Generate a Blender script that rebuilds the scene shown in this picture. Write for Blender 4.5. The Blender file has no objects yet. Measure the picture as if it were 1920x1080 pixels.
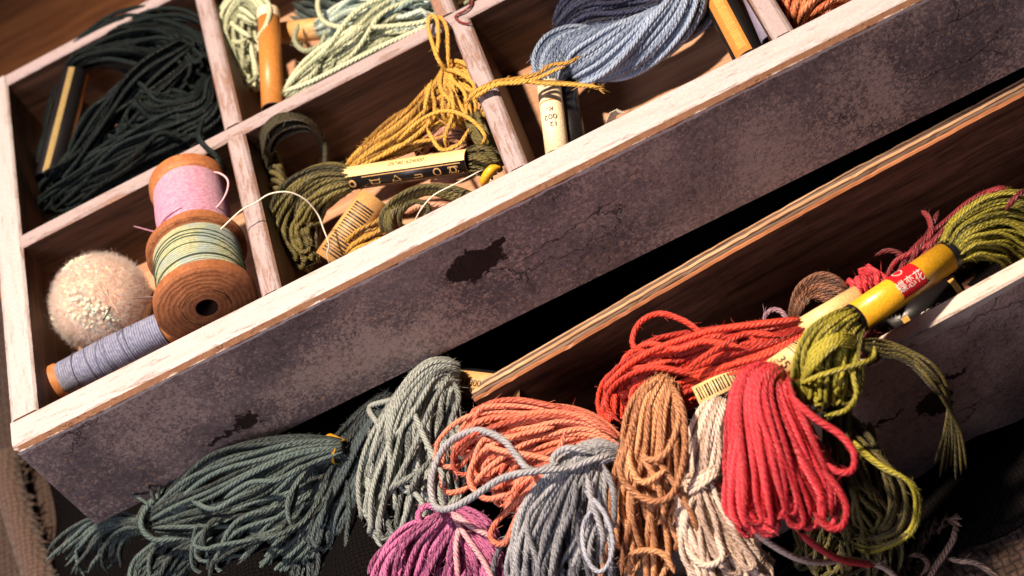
import bpy, math, random
import numpy as np
from mathutils import Vector, Matrix

# ------------------------------------------------------------------ camera, light, exposure
S = 0.001                                   # the scene is laid out in millimetres
scene = bpy.context.scene
F = 3429.11                                 # focal length in photo pixels (1920 wide)
R = np.array([[0.8902586010739464, -0.24761303990718228, -0.3822661450897583],
              [-0.4408020062328851, -0.6796099215539678, -0.5863650277996405],
              [-0.11460023784845984, 0.6905201930380703, -0.7141769027991192]])
C = np.array([127.40580934, -241.40671486, 222.17647148])
T0 = -R @ C
cd = bpy.data.cameras.new("camera"); cam = bpy.data.objects.new("camera", cd)
scene.collection.objects.link(cam); scene.camera = cam
cam.matrix_world = Matrix(((R[0][0], -R[1][0], -R[2][0], C[0] * S), (R[0][1], -R[1][1], -R[2][1], C[1] * S),
                           (R[0][2], -R[1][2], -R[2][2], C[2] * S), (0, 0, 0, 1)))
cd.sensor_width = 36; cd.lens = F * 36 / 1920; cd.clip_start = 0.01; cd.clip_end = 20
cd.dof.use_dof = True; cd.dof.focus_distance = 0.330; cd.dof.aperture_fstop = 22

world = bpy.data.worlds.new("World"); scene.world = world; world.use_nodes = True
bg = world.node_tree.nodes["Background"]
bg.inputs[0].default_value = (0.60, 0.58, 0.86, 1); bg.inputs[1].default_value = 0.042

def area_light(name, loc, target, size, energy, color):
    l = bpy.data.lights.new(name, 'AREA'); l.shape = 'DISK'; l.size = size; l.energy = energy; l.color = color
    o = bpy.data.objects.new(name, l); scene.collection.objects.link(o)
    o.location = Vector(loc) * S
    o.rotation_euler = (Vector(target) - Vector(loc)).to_track_quat('-Z', 'Y').to_euler()
    return o
def spot_light(name, loc, target, radius, energy, color, cone, blend):
    l = bpy.data.lights.new(name, 'SPOT'); l.shadow_soft_size = radius; l.energy = energy; l.color = color
    l.spot_size = math.radians(cone); l.spot_blend = blend
    o = bpy.data.objects.new(name, l); scene.collection.objects.link(o); o.location = Vector(loc) * S
    o.rotation_euler = (Vector(target) - Vector(loc)).to_track_quat('-Z', 'Y').to_euler()
    return o
spot_light('key_lamp', (5, 26, 520), (82, -8, -10), 0.016, 32.0, (1.0, 0.79, 0.60), 58, 1.0)
area_light('front_fill', (-300, -380, 330), (60, 0, -20), 0.22, 1.65, (0.97, 0.86, 0.98))  # fill light added at front left to lift the shaded tray fronts
scene.view_settings.view_transform = 'Standard'; scene.view_settings.look = 'None'
scene.view_settings.exposure = 0.0; scene.view_settings.gamma = 1.0
scene.cycles.max_bounces = 6

# ------------------------------------------------------------------ photo pixel -> place
def ray(u, v):
    d = R.T @ np.array([(u - 960) / F, (v - 540) / F, 1.0]); return d / np.linalg.norm(d)
def P(u, v, z):                              # point of the pixel's ray at height z (mm)
    d = ray(u, v); return C + d * ((z - C[2]) / d[2])
def Py(u, v, y):                             # point of the pixel's ray on the upright plane y
    d = ray(u, v); return C + d * ((y - C[1]) / d[1])
def depth(X): return float((R @ X + T0)[2])
def px(X): return depth(X) / F               # mm per photo pixel at X

# ------------------------------------------------------------------ objects
COL = scene.collection
def tag(o, label=None, cat=None, group=None, kind=None):
    if label: o['label'] = label
    if cat: o['category'] = cat
    if group: o['group'] = group
    if kind: o['kind'] = kind
    return o
def thing(name, loc, label, cat, group=None):
    o = bpy.data.objects.new(name, None); COL.objects.link(o)
    o.location = Vector([float(c) for c in loc]) * S; o.empty_display_size = 0.005
    return tag(o, label, cat, group)
def attach(o, parent):
    if parent is not None:
        w = Vector((0, 0, 0)); q = parent
        while q is not None: w += q.location; q = q.parent
        o.parent = parent; o.location = -w
    return o
def mesh_obj(name, verts, faces, mats, parent=None, mi=None, uvs=None, smooth=False):
    me = bpy.data.meshes.new(name)
    v = np.asarray(verts, float) * S
    me.from_pydata([tuple(x) for x in v], [], faces)
    for m in (mats if isinstance(mats, (list, tuple)) else [mats]): me.materials.append(m)
    if mi is not None: me.polygons.foreach_set('material_index', mi)
    if smooth: me.polygons.foreach_set('use_smooth', [True] * len(me.polygons))
    if uvs is not None:
        me.uv_layers.new(name='UVMap').data.foreach_set('uv', np.asarray(uvs, np.float32).ravel())
    me.validate(); me.update()
    o = bpy.data.objects.new(name, me); COL.objects.link(o)
    return attach(o, parent)

# ------------------------------------------------------------------ node materials
class G:
    def __init__(s, name):
        s.m = bpy.data.materials.new(name); s.m.use_nodes = True
        s.t = s.m.node_tree; s.b = s.t.nodes['Principled BSDF']
    def node(s, t, **k):
        n = s.t.nodes.new(t)
        for a, b in k.items(): setattr(n, a, b)
        return n
    def put(s, sock, v):
        if isinstance(v, bpy.types.NodeSocket): s.t.links.new(v, sock)
        elif isinstance(v, (tuple, list)) and len(v) == 3 and sock.type == 'RGBA': sock.default_value = (*v, 1)
        else: sock.default_value = v
    def math(s, op, a, b=0.0, c=0.0, clamp=False):
        n = s.node('ShaderNodeMath', operation=op, use_clamp=clamp)
        s.put(n.inputs[0], a); s.put(n.inputs[1], b); s.put(n.inputs[2], c); return n.outputs[0]
    def mm(s):
        tc = s.node('ShaderNodeTexCoord'); n = s.node('ShaderNodeVectorMath', operation='SCALE')
        s.put(n.inputs[0], tc.outputs['Object']); n.inputs['Scale'].default_value = 1000; return n.outputs[0]
    def vec(s, op, a, b):
        n = s.node('ShaderNodeVectorMath', operation=op); s.put(n.inputs[0], a); s.put(n.inputs[1], b)
        return n.outputs['Value'] if op in ('DISTANCE', 'LENGTH', 'DOT_PRODUCT') else n.outputs[0]
    def sep(s, v):
        n = s.node('ShaderNodeSeparateXYZ'); s.put(n.inputs[0], v); return n.outputs
    def noise(s, v, scale, detail=3, rough=.55, dist=0.0, col=False):
        n = s.node('ShaderNodeTexNoise'); s.put(n.inputs['Vector'], v)
        n.inputs['Scale'].default_value = scale; n.inputs['Detail'].default_value = detail
        n.inputs['Roughness'].default_value = rough; n.inputs['Distortion'].default_value = dist
        return n.outputs['Color' if col else 'Fac']
    def voro(s, v, scale, feature='F1'):
        n = s.node('ShaderNodeTexVoronoi', feature=feature); s.put(n.inputs['Vector'], v)
        n.inputs['Scale'].default_value = scale; return n.outputs['Distance']
    def step(s, f, lo, hi):
        n = s.node('ShaderNodeMapRange', interpolation_type='SMOOTHSTEP'); s.put(n.inputs[0], f)
        n.inputs[1].default_value = lo; n.inputs[2].default_value = hi; return n.outputs[0]
    def mix(s, f, a, b):
        n = s.node('ShaderNodeMix', data_type='RGBA'); s.put(n.inputs[0], f)
        s.put(n.inputs[6], a); s.put(n.inputs[7], b); return n.outputs[2]
    def bump(s, h, strength=.5, dist=.2, normal=None):
        n = s.node('ShaderNodeBump'); s.put(n.inputs['Height'], h)
        n.inputs['Strength'].default_value = strength; n.inputs['Distance'].default_value = dist * S
        if normal is not None: s.put(n.inputs['Normal'], normal)
        return n.outputs[0]
    def out(s, color, rough=.6, normal=None, spec=.3, sheen=0, metal=0, coat=0):
        b = s.b; s.put(b.inputs['Base Color'], color); s.put(b.inputs['Roughness'], rough)
        b.inputs['Specular IOR Level'].default_value = spec; b.inputs['Metallic'].default_value = metal
        b.inputs['Sheen Weight'].default_value = sheen; b.inputs['Sheen Roughness'].default_value = .5
        b.inputs['Coat Weight'].default_value = coat
        if normal is not None: s.put(b.inputs['Normal'], normal)
        return s.m

def plain(name, c, rough=.6, spec=.3, metal=0):
    g = G(name); n = g.noise(g.mm(), 2.2, 3)
    col = g.mix(g.step(n, .3, .75), tuple(x * .82 for x in c), tuple(min(1, x * 1.12) for x in c))
    return g.out(col, rough, g.bump(n, .15, .15), spec, metal=metal)

def thread_mat(name, c1, c2, pitch=1.1, rough=.36, sheen=.04, spec=.6):
    """twisted stranded cotton: the UV runs along (mm) and round the strand"""
    g = G(name)
    uv = g.node('ShaderNodeUVMap').outputs[0]; u, v, _ = g.sep(uv)
    rnd = g.node('ShaderNodeObjectInfo').outputs['Random']
    wob = g.math('MULTIPLY', g.noise(g.mm(), .35, 2), .7)
    ang = g.math('MULTIPLY', g.math('ADD', g.math('ADD', g.math('MULTIPLY', u, g.math('DIVIDE', g.math('ADD', .8, g.math('MULTIPLY', rnd, .45)), pitch * 2)), wob), g.math('MULTIPLY', v, 2.0)), 2 * math.pi)
    ply = g.math('POWER', g.math('ABSOLUTE', g.math('SINE', ang)), .6)
    comb = g.node('ShaderNodeCombineXYZ')
    g.put(comb.inputs[0], g.math('MULTIPLY', g.math('ADD', g.math('MULTIPLY', u, 1 / (pitch * 2)), v), 8.0))
    g.put(comb.inputs[1], g.math('MULTIPLY', u, 1.1))
    g.put(comb.inputs[2], g.math('MULTIPLY', rnd, 37.0))
    fib = g.noise(comb.outputs[0], 1.0, 3, .7)
    tone = g.noise(g.mm(), .12, 2)
    f = g.math('ADD', g.math('MULTIPLY', rnd, .42), g.math('ADD', g.math('MULTIPLY', fib, .80), g.math('MULTIPLY', tone, .22)))
    col = g.mix(g.step(f, .40, .92), tuple(x * .6 for x in c1), c2)
    h = g.math('ADD', g.math('MULTIPLY', ply, .8), g.math('MULTIPLY', fib, 1.0))
    return g.out(col, rough, g.bump(h, 1.0, .34), spec, sheen)

def fine_thread_mat(name, c1, c2, per_mm, cen, axis, two=None):
    """sewing thread wound on a spool: turns across the axis as relief"""
    g = G(name); p = g.mm(); rel = g.vec('SUBTRACT', p, tuple(float(x) for x in cen))
    d = g.vec('DOT_PRODUCT', rel, tuple(float(x) for x in axis))
    nz = g.noise(p, .35, 2)
    w = g.math('ABSOLUTE', g.math('SINE', g.math('MULTIPLY', g.math('ADD', d, g.math('MULTIPLY', nz, .5)), per_mm * math.pi)))
    n2 = g.noise(p, 1.4, 3)
    col = g.mix(g.step(n2, .3, .7), c1, c2)
    if two is not None: col = g.mix(g.step(g.noise(p, .16, 1), .42, .62), col, two)
    return g.out(col, .55, g.bump(g.math('ADD', w, g.math('MULTIPLY', n2, .5)), 1.0, .26), .35, .1)

def wood_mat(name, c1, c2, along='x', rough=.6, scale=.35):
    g = G(name); p = g.mm()
    sc = {'x': (.06, 1, 1), 'y': (1, .06, 1), 'z': (1, 1, .06)}[along]
    q = g.vec('MULTIPLY', p, sc)
    n = g.noise(q, scale, 5, .6, .6); n2 = g.noise(q, scale * 5, 3, .6)
    f = g.math('ADD', g.math('MULTIPLY', n, .7), g.math('MULTIPLY', n2, .35))
    col = g.mix(g.step(f, .36, .7), c1, c2)
    return g.out(col, rough, g.bump(f, .35, .25), .3)

WHITE = (.49, .45, .465); WOODW = (.30, .125, .055)
def rim_mat(name, along, cen, half, edge=.42, streak=.5, side=0, more=0.0, dull=(1, 1, 1)):
    """worn white paint on a wooden rim: bare wood along the arrises and in streaks"""
    g = G(name); p = g.mm(); x, y, z = g.sep(p)
    across = y if along == 'x' else x
    sc = (.16, 1.2, 1.2) if along == 'x' else (1.2, .16, 1.2)
    q = g.vec('MULTIPLY', p, sc)
    n = g.noise(q, .95, 8, .74, .6); big = g.noise(p, .07, 2)
    t = g.math('DIVIDE', g.math('SUBTRACT', across, cen), half)
    if side: t = g.math('MULTIPLY', t, side)
    else: t = g.math('ABSOLUTE', t)
    e = g.math('POWER', g.math('MINIMUM', g.math('MAXIMUM', t, 0.0), 1.05), 7.0)
    f = g.math('ADD', g.math('ADD', n, g.math('MULTIPLY', e, edge)), g.math('MULTIPLY', g.math('SUBTRACT', big, .5), streak))
    mask = g.math('MULTIPLY', g.step(f, .56 - more, .76 - more), .8)
    fine = g.noise(p, 1.6, 4, .65)
    W = tuple(a * b for a, b in zip(WHITE, dull)); white = g.mix(g.step(fine, .3, .75), tuple(a * .82 for a in W), W)
    white = g.mix(g.math('MULTIPLY', g.step(g.noise(q, .45, 5, .7), .46, .66), .28), white, (.36, .25, .22))
    wood = g.mix(fine, (.10, .04, .025), (.40, .20, .115))
    col = g.mix(mask, white, wood)
    h = g.math('SUBTRACT', g.math('MULTIPLY', fine, .35), g.math('MULTIPLY', mask, .8))
    return g.out(col, .55, g.bump(h, .7, .22), .35)

def dark_paint(name, blobs, lip_z, crackx, c1=(.150, .115, .118), c2=(.33, .250, .235), speck=1.0):
    """flaking dark paint over brown wood on an upright face; blobs = bare patches (x, z, rx, rz)"""
    g = G(name); p = g.mm(); x, y, z = g.sep(p)
    n1 = g.noise(p, .045, 4, .6); n2 = g.noise(p, .55, 5, .7); n3 = g.noise(p, 2.6, 3, .7)
    f = g.math('ADD', g.math('MULTIPLY', n1, .62), g.math('MULTIPLY', n2, .40))
    col = g.mix(g.step(f, .38, .66), c1, c2)
    col = g.mix(g.math('MULTIPLY', g.step(g.noise(p, .11, 5, .65), .52, .72), .3), col, (.30, .19, .15))
    col = g.mix(g.math('MULTIPLY', g.step(n3, .55, .75), .5), col, (.34, .27, .26))
    # small worn specks, crowded in places
    sp = g.voro(g.vec('ADD', p, g.vec('MULTIPLY', g.noise(p, .8, 2, col=True), (1.2, 1.2, 1.2))), .55)
    crowd = g.noise(g.vec('ADD', p, (13.0, 7.0, 4.0)), .075, 3, .6)
    lowish = g.step(z, lip_z - 4, lip_z - 26)
    cr = g.math('ADD', crowd, g.math('MULTIPLY', lowish, .12))
    spm = g.math('MULTIPLY', g.step(g.math('SUBTRACT', sp, g.math('MULTIPLY', cr, .42)), .06, -.03), g.step(cr, .42, .60))
    n4 = g.noise(p, 1.2, 4, .7)
    spm = g.math('MULTIPLY', spm, g.step(n4, .4, .55))
    col = g.mix(g.math('MULTIPLY', spm, .8 * speck), col, (.46, .29, .20))
    wr = g.math('ADD', g.math('MULTIPLY', g.noise(g.vec('ADD', p, (41.0, 3.0, 9.0)), .06, 3, .6), .75), g.math('MULTIPLY', g.noise(p, .75, 6, .8), .45))
    wr = g.math('ADD', wr, g.math('MULTIPLY', lowish, .05))
    col = g.mix(g.math('MULTIPLY', g.step(wr, .63, .74), .35 * speck), col, (.44, .32, .26))
    fs = g.math('ADD', g.noise(p, 1.5, 6, .82), g.math('MULTIPLY', g.math('SUBTRACT', g.noise(g.vec('ADD', p, (41.0, 3.0, 9.0)), .055, 3, .6), .5), .55))
    col = g.mix(g.math('MULTIPLY', g.step(fs, .50, .59), .85), col, (.58, .43, .36))
    col = g.mix(g.math('MULTIPLY', g.step(fs, .44, .34), .6), col, (.075, .055, .058))
    scr = g.noise(g.vec('MULTIPLY', p, (.05, 1.0, 2.2)), .8, 4, .7)
    col = g.mix(g.math('MULTIPLY', g.step(scr, .56, .75), .35), col, (.10, .075, .075))
    # fine cracks
    wv = g.vec('ADD', g.vec('MULTIPLY', p, (.45, 1, 1.2)), g.vec('MULTIPLY', g.noise(p, .35, 4, col=True), (5.0, 5.0, 5.0)))
    ck = g.math('MULTIPLY', g.step(g.voro(wv, .10, 'DISTANCE_TO_EDGE'), .018, .004), g.step(g.noise(g.vec('ADD', p, (crackx, 0.0, 0.0)), .05, 2), .54, .66))
    col = g.mix(g.math('MULTIPLY', ck, .7), col, (.03, .02, .02))
    # bare patches
    dist = g.vec('MULTIPLY', g.vec('SUBTRACT', g.noise(p, .42, 5, .7, col=True), (.5, .5, .5)), (7.0, 0.0, 7.0))
    q = g.vec('ADD', p, dist); pm = None
    for (bx, bz, rx, rz) in blobs:
        d = g.vec('LENGTH', g.vec('MULTIPLY', g.vec('SUBTRACT', q, (float(bx), 0.0, float(bz))), (1 / rx, 0.0, 1 / rz)), (0, 0, 0))
        m = g.step(d, 1.06, .94); pm = m if pm is None else g.math('MAXIMUM', pm, m)
    if pm is not None: col = g.mix(pm, col, g.mix(n2, (.012, .007, .006), (.05, .028, .022)))
    # rubbed top arris: wood line, then a thread of white
    lz = g.math('ADD', z, g.math('MULTIPLY', g.math('SUBTRACT', g.noise(g.vec('MULTIPLY', p, (.4, 1, 1)), .6, 5, .7), .5), 2.2))
    col = g.mix(g.step(lz, lip_z - 1.05, lip_z - .75), col, g.mix(n3, (.62, .50, .46), (.78, .70, .66)))
    col = g.mix(g.step(lz, lip_z - .35, lip_z - .05), col, g.mix(n2, (.12, .05, .025), (.36, .19, .11)))
    h = g.math('ADD', g.math('MULTIPLY', n2, .6), g.math('MULTIPLY', n3, .25))
    h = g.math('SUBTRACT', g.math('SUBTRACT', h, g.math('MULTIPLY', spm, .5)), g.math('MULTIPLY', ck, 1.0))
    if pm is not None: h = g.math('SUBTRACT', h, g.math('MULTIPLY', pm, .8))
    return g.out(col, .68, g.bump(h, .8, .35), .25)

def cloth_mat(name, c1, c2, scale=1.0, dist=.45, sheen=.15, spec=.1):
    g = G(name); p = g.mm(); x, y, z = g.sep(p)
    wob = g.noise(p, .25, 2, col=True); q = g.vec('ADD', p, g.vec('MULTIPLY', wob, (1.3, 1.3, 0.0)))
    x, y, z = g.sep(q); k = math.pi * scale
    a = g.math('ABSOLUTE', g.math('SINE', g.math('MULTIPLY', x, k))); b = g.math('ABSOLUTE', g.math('SINE', g.math('MULTIPLY', y, k)))
    ch = g.math('GREATER_THAN', g.math('MULTIPLY', g.math('SINE', g.math('MULTIPLY', x, k)), g.math('SINE', g.math('MULTIPLY', y, k))), 0.0)
    w = g.math('ADD', g.math('MULTIPLY', ch, a), g.math('MULTIPLY', g.math('SUBTRACT', 1.0, ch), b))
    n = g.noise(p, 1.1, 4, .7); f = g.math('ADD', g.math('MULTIPLY', w, .45), g.math('MULTIPLY', n, .6))
    return g.out(g.mix(g.step(f, .25, .85), c1, c2), .85, g.bump(f, 1.0, dist), spec, sheen)

# ------------------------------------------------------------------ mesh helpers
def prism(name, prof, axis, a, b, mats, mi, parent, caps=0):
    """profile prof in the plane across the axis, extruded from a to b; mi = material per side"""
    n = len(prof)
    def pt(q, t): return (t, q[0], q[1]) if axis == 'x' else (q[0], t, q[1])
    v = [pt(q, a) for q in prof] + [pt(q, b) for q in prof]
    f = [(i, (i + 1) % n, n + (i + 1) % n, n + i) for i in range(n)] + [tuple(range(n))[::-1], tuple(range(n, 2 * n))]
    return mesh_obj(name, v, f, mats, parent, list(mi) + [caps, caps])
def box(name, x0, x1, y0, y1, z0, z1, mat, parent=None, bev=.3):
    pr = [(y0, z0), (y0, z1 - bev), (y0 + bev, z1), (y1 - bev, z1), (y1, z1 - bev), (y1, z0)]
    return prism(name, pr, 'x', x0, x1, [mat], [0] * 6, parent)

def spline(pts, step=None, n=None):
    """Catmull-Rom through pts, resampled evenly"""
    p = np.asarray(pts, float); k = len(p)
    if k == 2: p = np.array([p[0], (p[0] + p[1]) / 2, p[1]]); k = 3
    e = np.vstack([2 * p[0] - p[1], p, 2 * p[-1] - p[-2]])
    t = np.linspace(0, 1, 9)[:-1][:, None]; out = []
    for i in range(k - 1):
        a, b, c, d = e[i], e[i + 1], e[i + 2], e[i + 3]
        out.append(.5 * (2 * b + (c - a) * t + (2 * a - 5 * b + 4 * c - d) * t ** 2 + (3 * b - a - 3 * c + d) * t ** 3))
    out = np.vstack(out + [p[-1:]])
    s = np.concatenate([[0], np.cumsum(np.linalg.norm(np.diff(out[:, :3], axis=0), axis=1))])
    m = n if n else max(4, int(s[-1] / step) + 1)
    q = np.linspace(0, s[-1], m)
    return np.stack([np.interp(q, s, out[:, j]) for j in range(out.shape[1])], 1), q

def tube_data(path, r, sides=7, step=1.0, taper=False, squash=None):
    pts, s = spline(path, step)
    d = np.gradient(pts, axis=0); d /= np.linalg.norm(d, axis=1)[:, None] + 1e-12
    up = np.array([0, 0, 1.0]) if abs(d[0][2]) < .9 else np.array([1.0, 0, 0])
    nrm = up - d[0] * (up @ d[0]); nrm /= np.linalg.norm(nrm); N = [nrm]
    for i in range(1, len(d)):
        nrm = nrm - d[i] * (nrm @ d[i]); nrm = nrm / (np.linalg.norm(nrm) + 1e-12); N.append(nrm)
    N = np.array(N); B = np.cross(d, N); m = len(pts)
    a = np.arange(sides) * 2 * np.pi / sides
    rr = np.full(m, r)
    if taper: rr = r * np.clip(np.minimum(np.arange(m) + .35, m - .65 - np.arange(m)) / 2.0, .25, 1)
    ring = pts[:, None] + rr[:, None, None] * (np.cos(a)[None, :, None] * N[:, None] + np.sin(a)[None, :, None] * B[:, None])
    v = ring.reshape(-1, 3)
    i, j = np.meshgrid(np.arange(m - 1), np.arange(sides), indexing='ij'); j2 = (j + 1) % sides
    f = np.stack([i * sides + j, i * sides + j2, (i + 1) * sides + j2, (i + 1) * sides + j], -1).reshape(-1, 4)
    u0, u1 = s[i], s[i + 1]; v0, v1 = j / sides, (j + 1) / sides
    uv = np.stack([np.stack([u0, v0], -1), np.stack([u0, v1], -1), np.stack([u1, v1], -1), np.stack([u1, v0], -1)], 2).reshape(-1, 2)
    return v, f, uv
def tube(name, path, r, mat, parent, sides=7, step=1.0, taper=False):
    v, f, uv = tube_data(path, r, sides, step, taper)
    me = bpy.data.meshes.new(name); nv, nf = len(v), len(f)
    me.vertices.add(nv); me.vertices.foreach_set('co', (v * S).astype(np.float32).ravel())
    me.loops.add(nf * 4); me.loops.foreach_set('vertex_index', f.astype(np.int32).ravel())
    me.polygons.add(nf); me.polygons.foreach_set('loop_start', np.arange(nf, dtype=np.int32) * 4)
    me.polygons.foreach_set('use_smooth', np.ones(nf, bool))
    me.uv_layers.new(name='UVMap').data.foreach_set('uv', uv.astype(np.float32).ravel())
    me.update(calc_edges=True); me.materials.append(mat)
    o = bpy.data.objects.new(name, me); COL.objects.link(o)
    return attach(o, parent)

FUZZ = {}
def remember(path, r, mat, root):
    FUZZ.setdefault((root.name, mat.name), (root, mat, []))[2].append((path, r))
def grow_fuzz(per_mm=.85):
    """stray fibres standing off the strands, one mesh for each skein and colour"""
    rng = np.random.default_rng(77)
    for (_, _), (root, mat, lst) in FUZZ.items():
        O, D, E = [], [], []
        for path, r in lst:
            pts, q = spline(path, step=1.0); m = rng.poisson(per_mm * q[-1])
            if m == 0: continue
            i = rng.integers(0, len(pts) - 1, m); t = rng.random((m, 1)); p = pts[i] * (1 - t) + pts[i + 1] * t
            d = pts[i + 1] - pts[i]; d /= np.linalg.norm(d, axis=1)[:, None] + 1e-9
            n = rng.normal(size=(m, 3)); n -= d * (n * d).sum(1)[:, None]; n /= np.linalg.norm(n, axis=1)[:, None] + 1e-9
            O.append(p + n * r * .85); D.append(n * .55 + d * rng.choice([-1, 1], (m, 1)) * rng.uniform(.3, 1.1, (m, 1)) + rng.normal(size=(m, 3)) * .25); E.append(rng.uniform(.5, 1.5, (m, 1)))
        if not O: continue
        O, D, E = np.vstack(O), np.vstack(D), np.vstack(E); k = len(O)
        up = np.cross(D, rng.normal(size=(k, 3))); up /= np.linalg.norm(up, axis=1)[:, None]; sd = np.cross(D, up); sd /= np.linalg.norm(sd, axis=1)[:, None]
        curl = up * rng.normal(size=(k, 1)) * .35; V = []
        for t, w in ((0, .040), (.5, .034), (1, .012)):
            cpt = O + D * E * t + curl * E * t * t
            for a in (0, 2.094, 4.189): V.append(cpt + w * (math.cos(a) * up + math.sin(a) * sd))
        V = np.stack(V, 1).reshape(-1, 3); b = np.arange(k)[:, None] * 9
        f = np.concatenate([np.stack([b[:, 0] + 3 * g_ + j, b[:, 0] + 3 * g_ + (j + 1) % 3, b[:, 0] + 3 * g_ + 3 + (j + 1) % 3, b[:, 0] + 3 * g_ + 3 + j], 1) for g_ in (0, 1) for j in range(3)])
        o = raw_mesh('fibre_fuzz', V, f, mat, root); o['kind'] = 'stuff'
def raw_mesh(name, v, f, mat, parent):
    me = bpy.data.meshes.new(name); nv, nf = len(v), len(f)
    me.vertices.add(nv); me.vertices.foreach_set('co', (v * S).astype(np.float32).ravel())
    me.loops.add(nf * 4); me.loops.foreach_set('vertex_index', f.astype(np.int32).ravel())
    me.polygons.add(nf); me.polygons.foreach_set('loop_start', np.arange(nf, dtype=np.int32) * 4)
    me.polygons.foreach_set('use_smooth', np.ones(nf, bool))
    me.update(calc_edges=True); me.materials.append(mat)
    o = bpy.data.objects.new(name, me); COL.objects.link(o)
    return attach(o, parent)

def wig(rng, t, amp, k=3):
    """slow random wander along t in 0..1"""
    o = np.zeros_like(t)
    for i in range(1, k + 1): o += rng.normal() / i * np.sin(2 * np.pi * (i * .6 * t + rng.random()))
    return amp * o

LIFT = 0.0; MORE, THIN = 1.6, .76
def tail(root, keys, n, r, mat, seed, loop=True, wander=.16, swirl=0.0, reach=.12, jit=.22, step=1.1, sides=6, close=True, fill=.45):
    """one end of a skein: n strands following keys (u, v, z, half width px, half thickness mm).
    loop: every strand turns round at the end and comes back; else it is cut."""
    rng = np.random.default_rng(seed); keys = [(u, v, z + LIFT, w, h) for u, v, z, w, h in keys]
    k3 = [np.append(P(u, v, z), [w * px(P(u, v, z)), h]) for u, v, z, w, h in keys]
    sp, _ = spline(k3, n=22)
    pos, W, H = sp[:, :3], np.maximum(sp[:, 3], .3), np.maximum(sp[:, 4], .3)
    T = np.gradient(pos, axis=0); T /= np.linalg.norm(T, axis=1)[:, None]
    view = C - pos; view /= np.linalg.norm(view, axis=1)[:, None]
    B = np.cross(T, view); B /= np.linalg.norm(B, axis=1)[:, None]
    N = np.cross(B, T); t = np.linspace(0, 1, len(pos))
    Lm = np.linalg.norm(np.diff(pos, axis=0), axis=1).sum()
    def lane(a0, b0):
        a = a0 + wig(rng, t, wander) * (.3 + t); b = b0 + wig(rng, t, wander) * (.3 + t)
        an = swirl * 2 * np.pi * t; ca, sa = np.cos(an), np.sin(an)
        a, b = a * ca - b * sa, a * sa + b * ca
        return pos + (a * W)[:, None] * B + (b * H)[:, None] * N
    n = int(n * MORE); r = r * THIN
    for i in range(n):
        ang = 2 * np.pi * (i + rng.random() * .6) / n * 1.0; q = math.sqrt(fill + (1 - fill) * rng.random())
        a0, b0 = math.cos(ang) * q, math.sin(ang) * q
        if loop:
            a1 = np.clip(a0 + rng.normal() * jit * 1.6, -1, 1); b1 = np.clip(b0 + rng.normal() * jit * 1.6, -1, 1)
            e = int(len(pos) * (1 - rng.random() * reach)) ; e = max(6, min(len(pos), e))
            A, D = lane(a0, b0)[:e], lane(a1, b1)[:e]
            gap = np.linalg.norm(A[-1] - D[-1]); tip = (A[-1] + D[-1]) / 2 + T[e - 1] * max(gap * .5, r * 1.6) + rng.normal(size=3) * .3
            path = np.vstack([A, tip[None], D[::-1]])
        else:
            e = max(5, int(len(pos) * (1 - rng.random() * reach * 2)))
            path = lane(a0, b0)[:e]
        tube('strand', path, r * (1 + rng.normal() * .06), mat, root, sides, step, taper=True); remember(path, r, mat, root)

def loose(root, pts, r, mat, name='strand', step=.9, sides=7, jitter=0, seed=0, ymax=None):
    rng = np.random.default_rng(seed)
    if mat.name.startswith('floss_') and r > .35: r *= .84
    q = [P(u, v, z + LIFT) + (rng.normal(size=3) * jitter if jitter else 0) for u, v, z in pts]
    if ymax is not None: q = [Py(u, v, ymax) if a[1] > ymax else a for a, (u, v, _) in zip(q, pts)]
    if name == 'strand' and r > .35 and mat.name.startswith('floss_'): remember(np.array(q), r, mat, root)
    return tube(name, q, r, mat, root, sides, step, taper=True)

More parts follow.
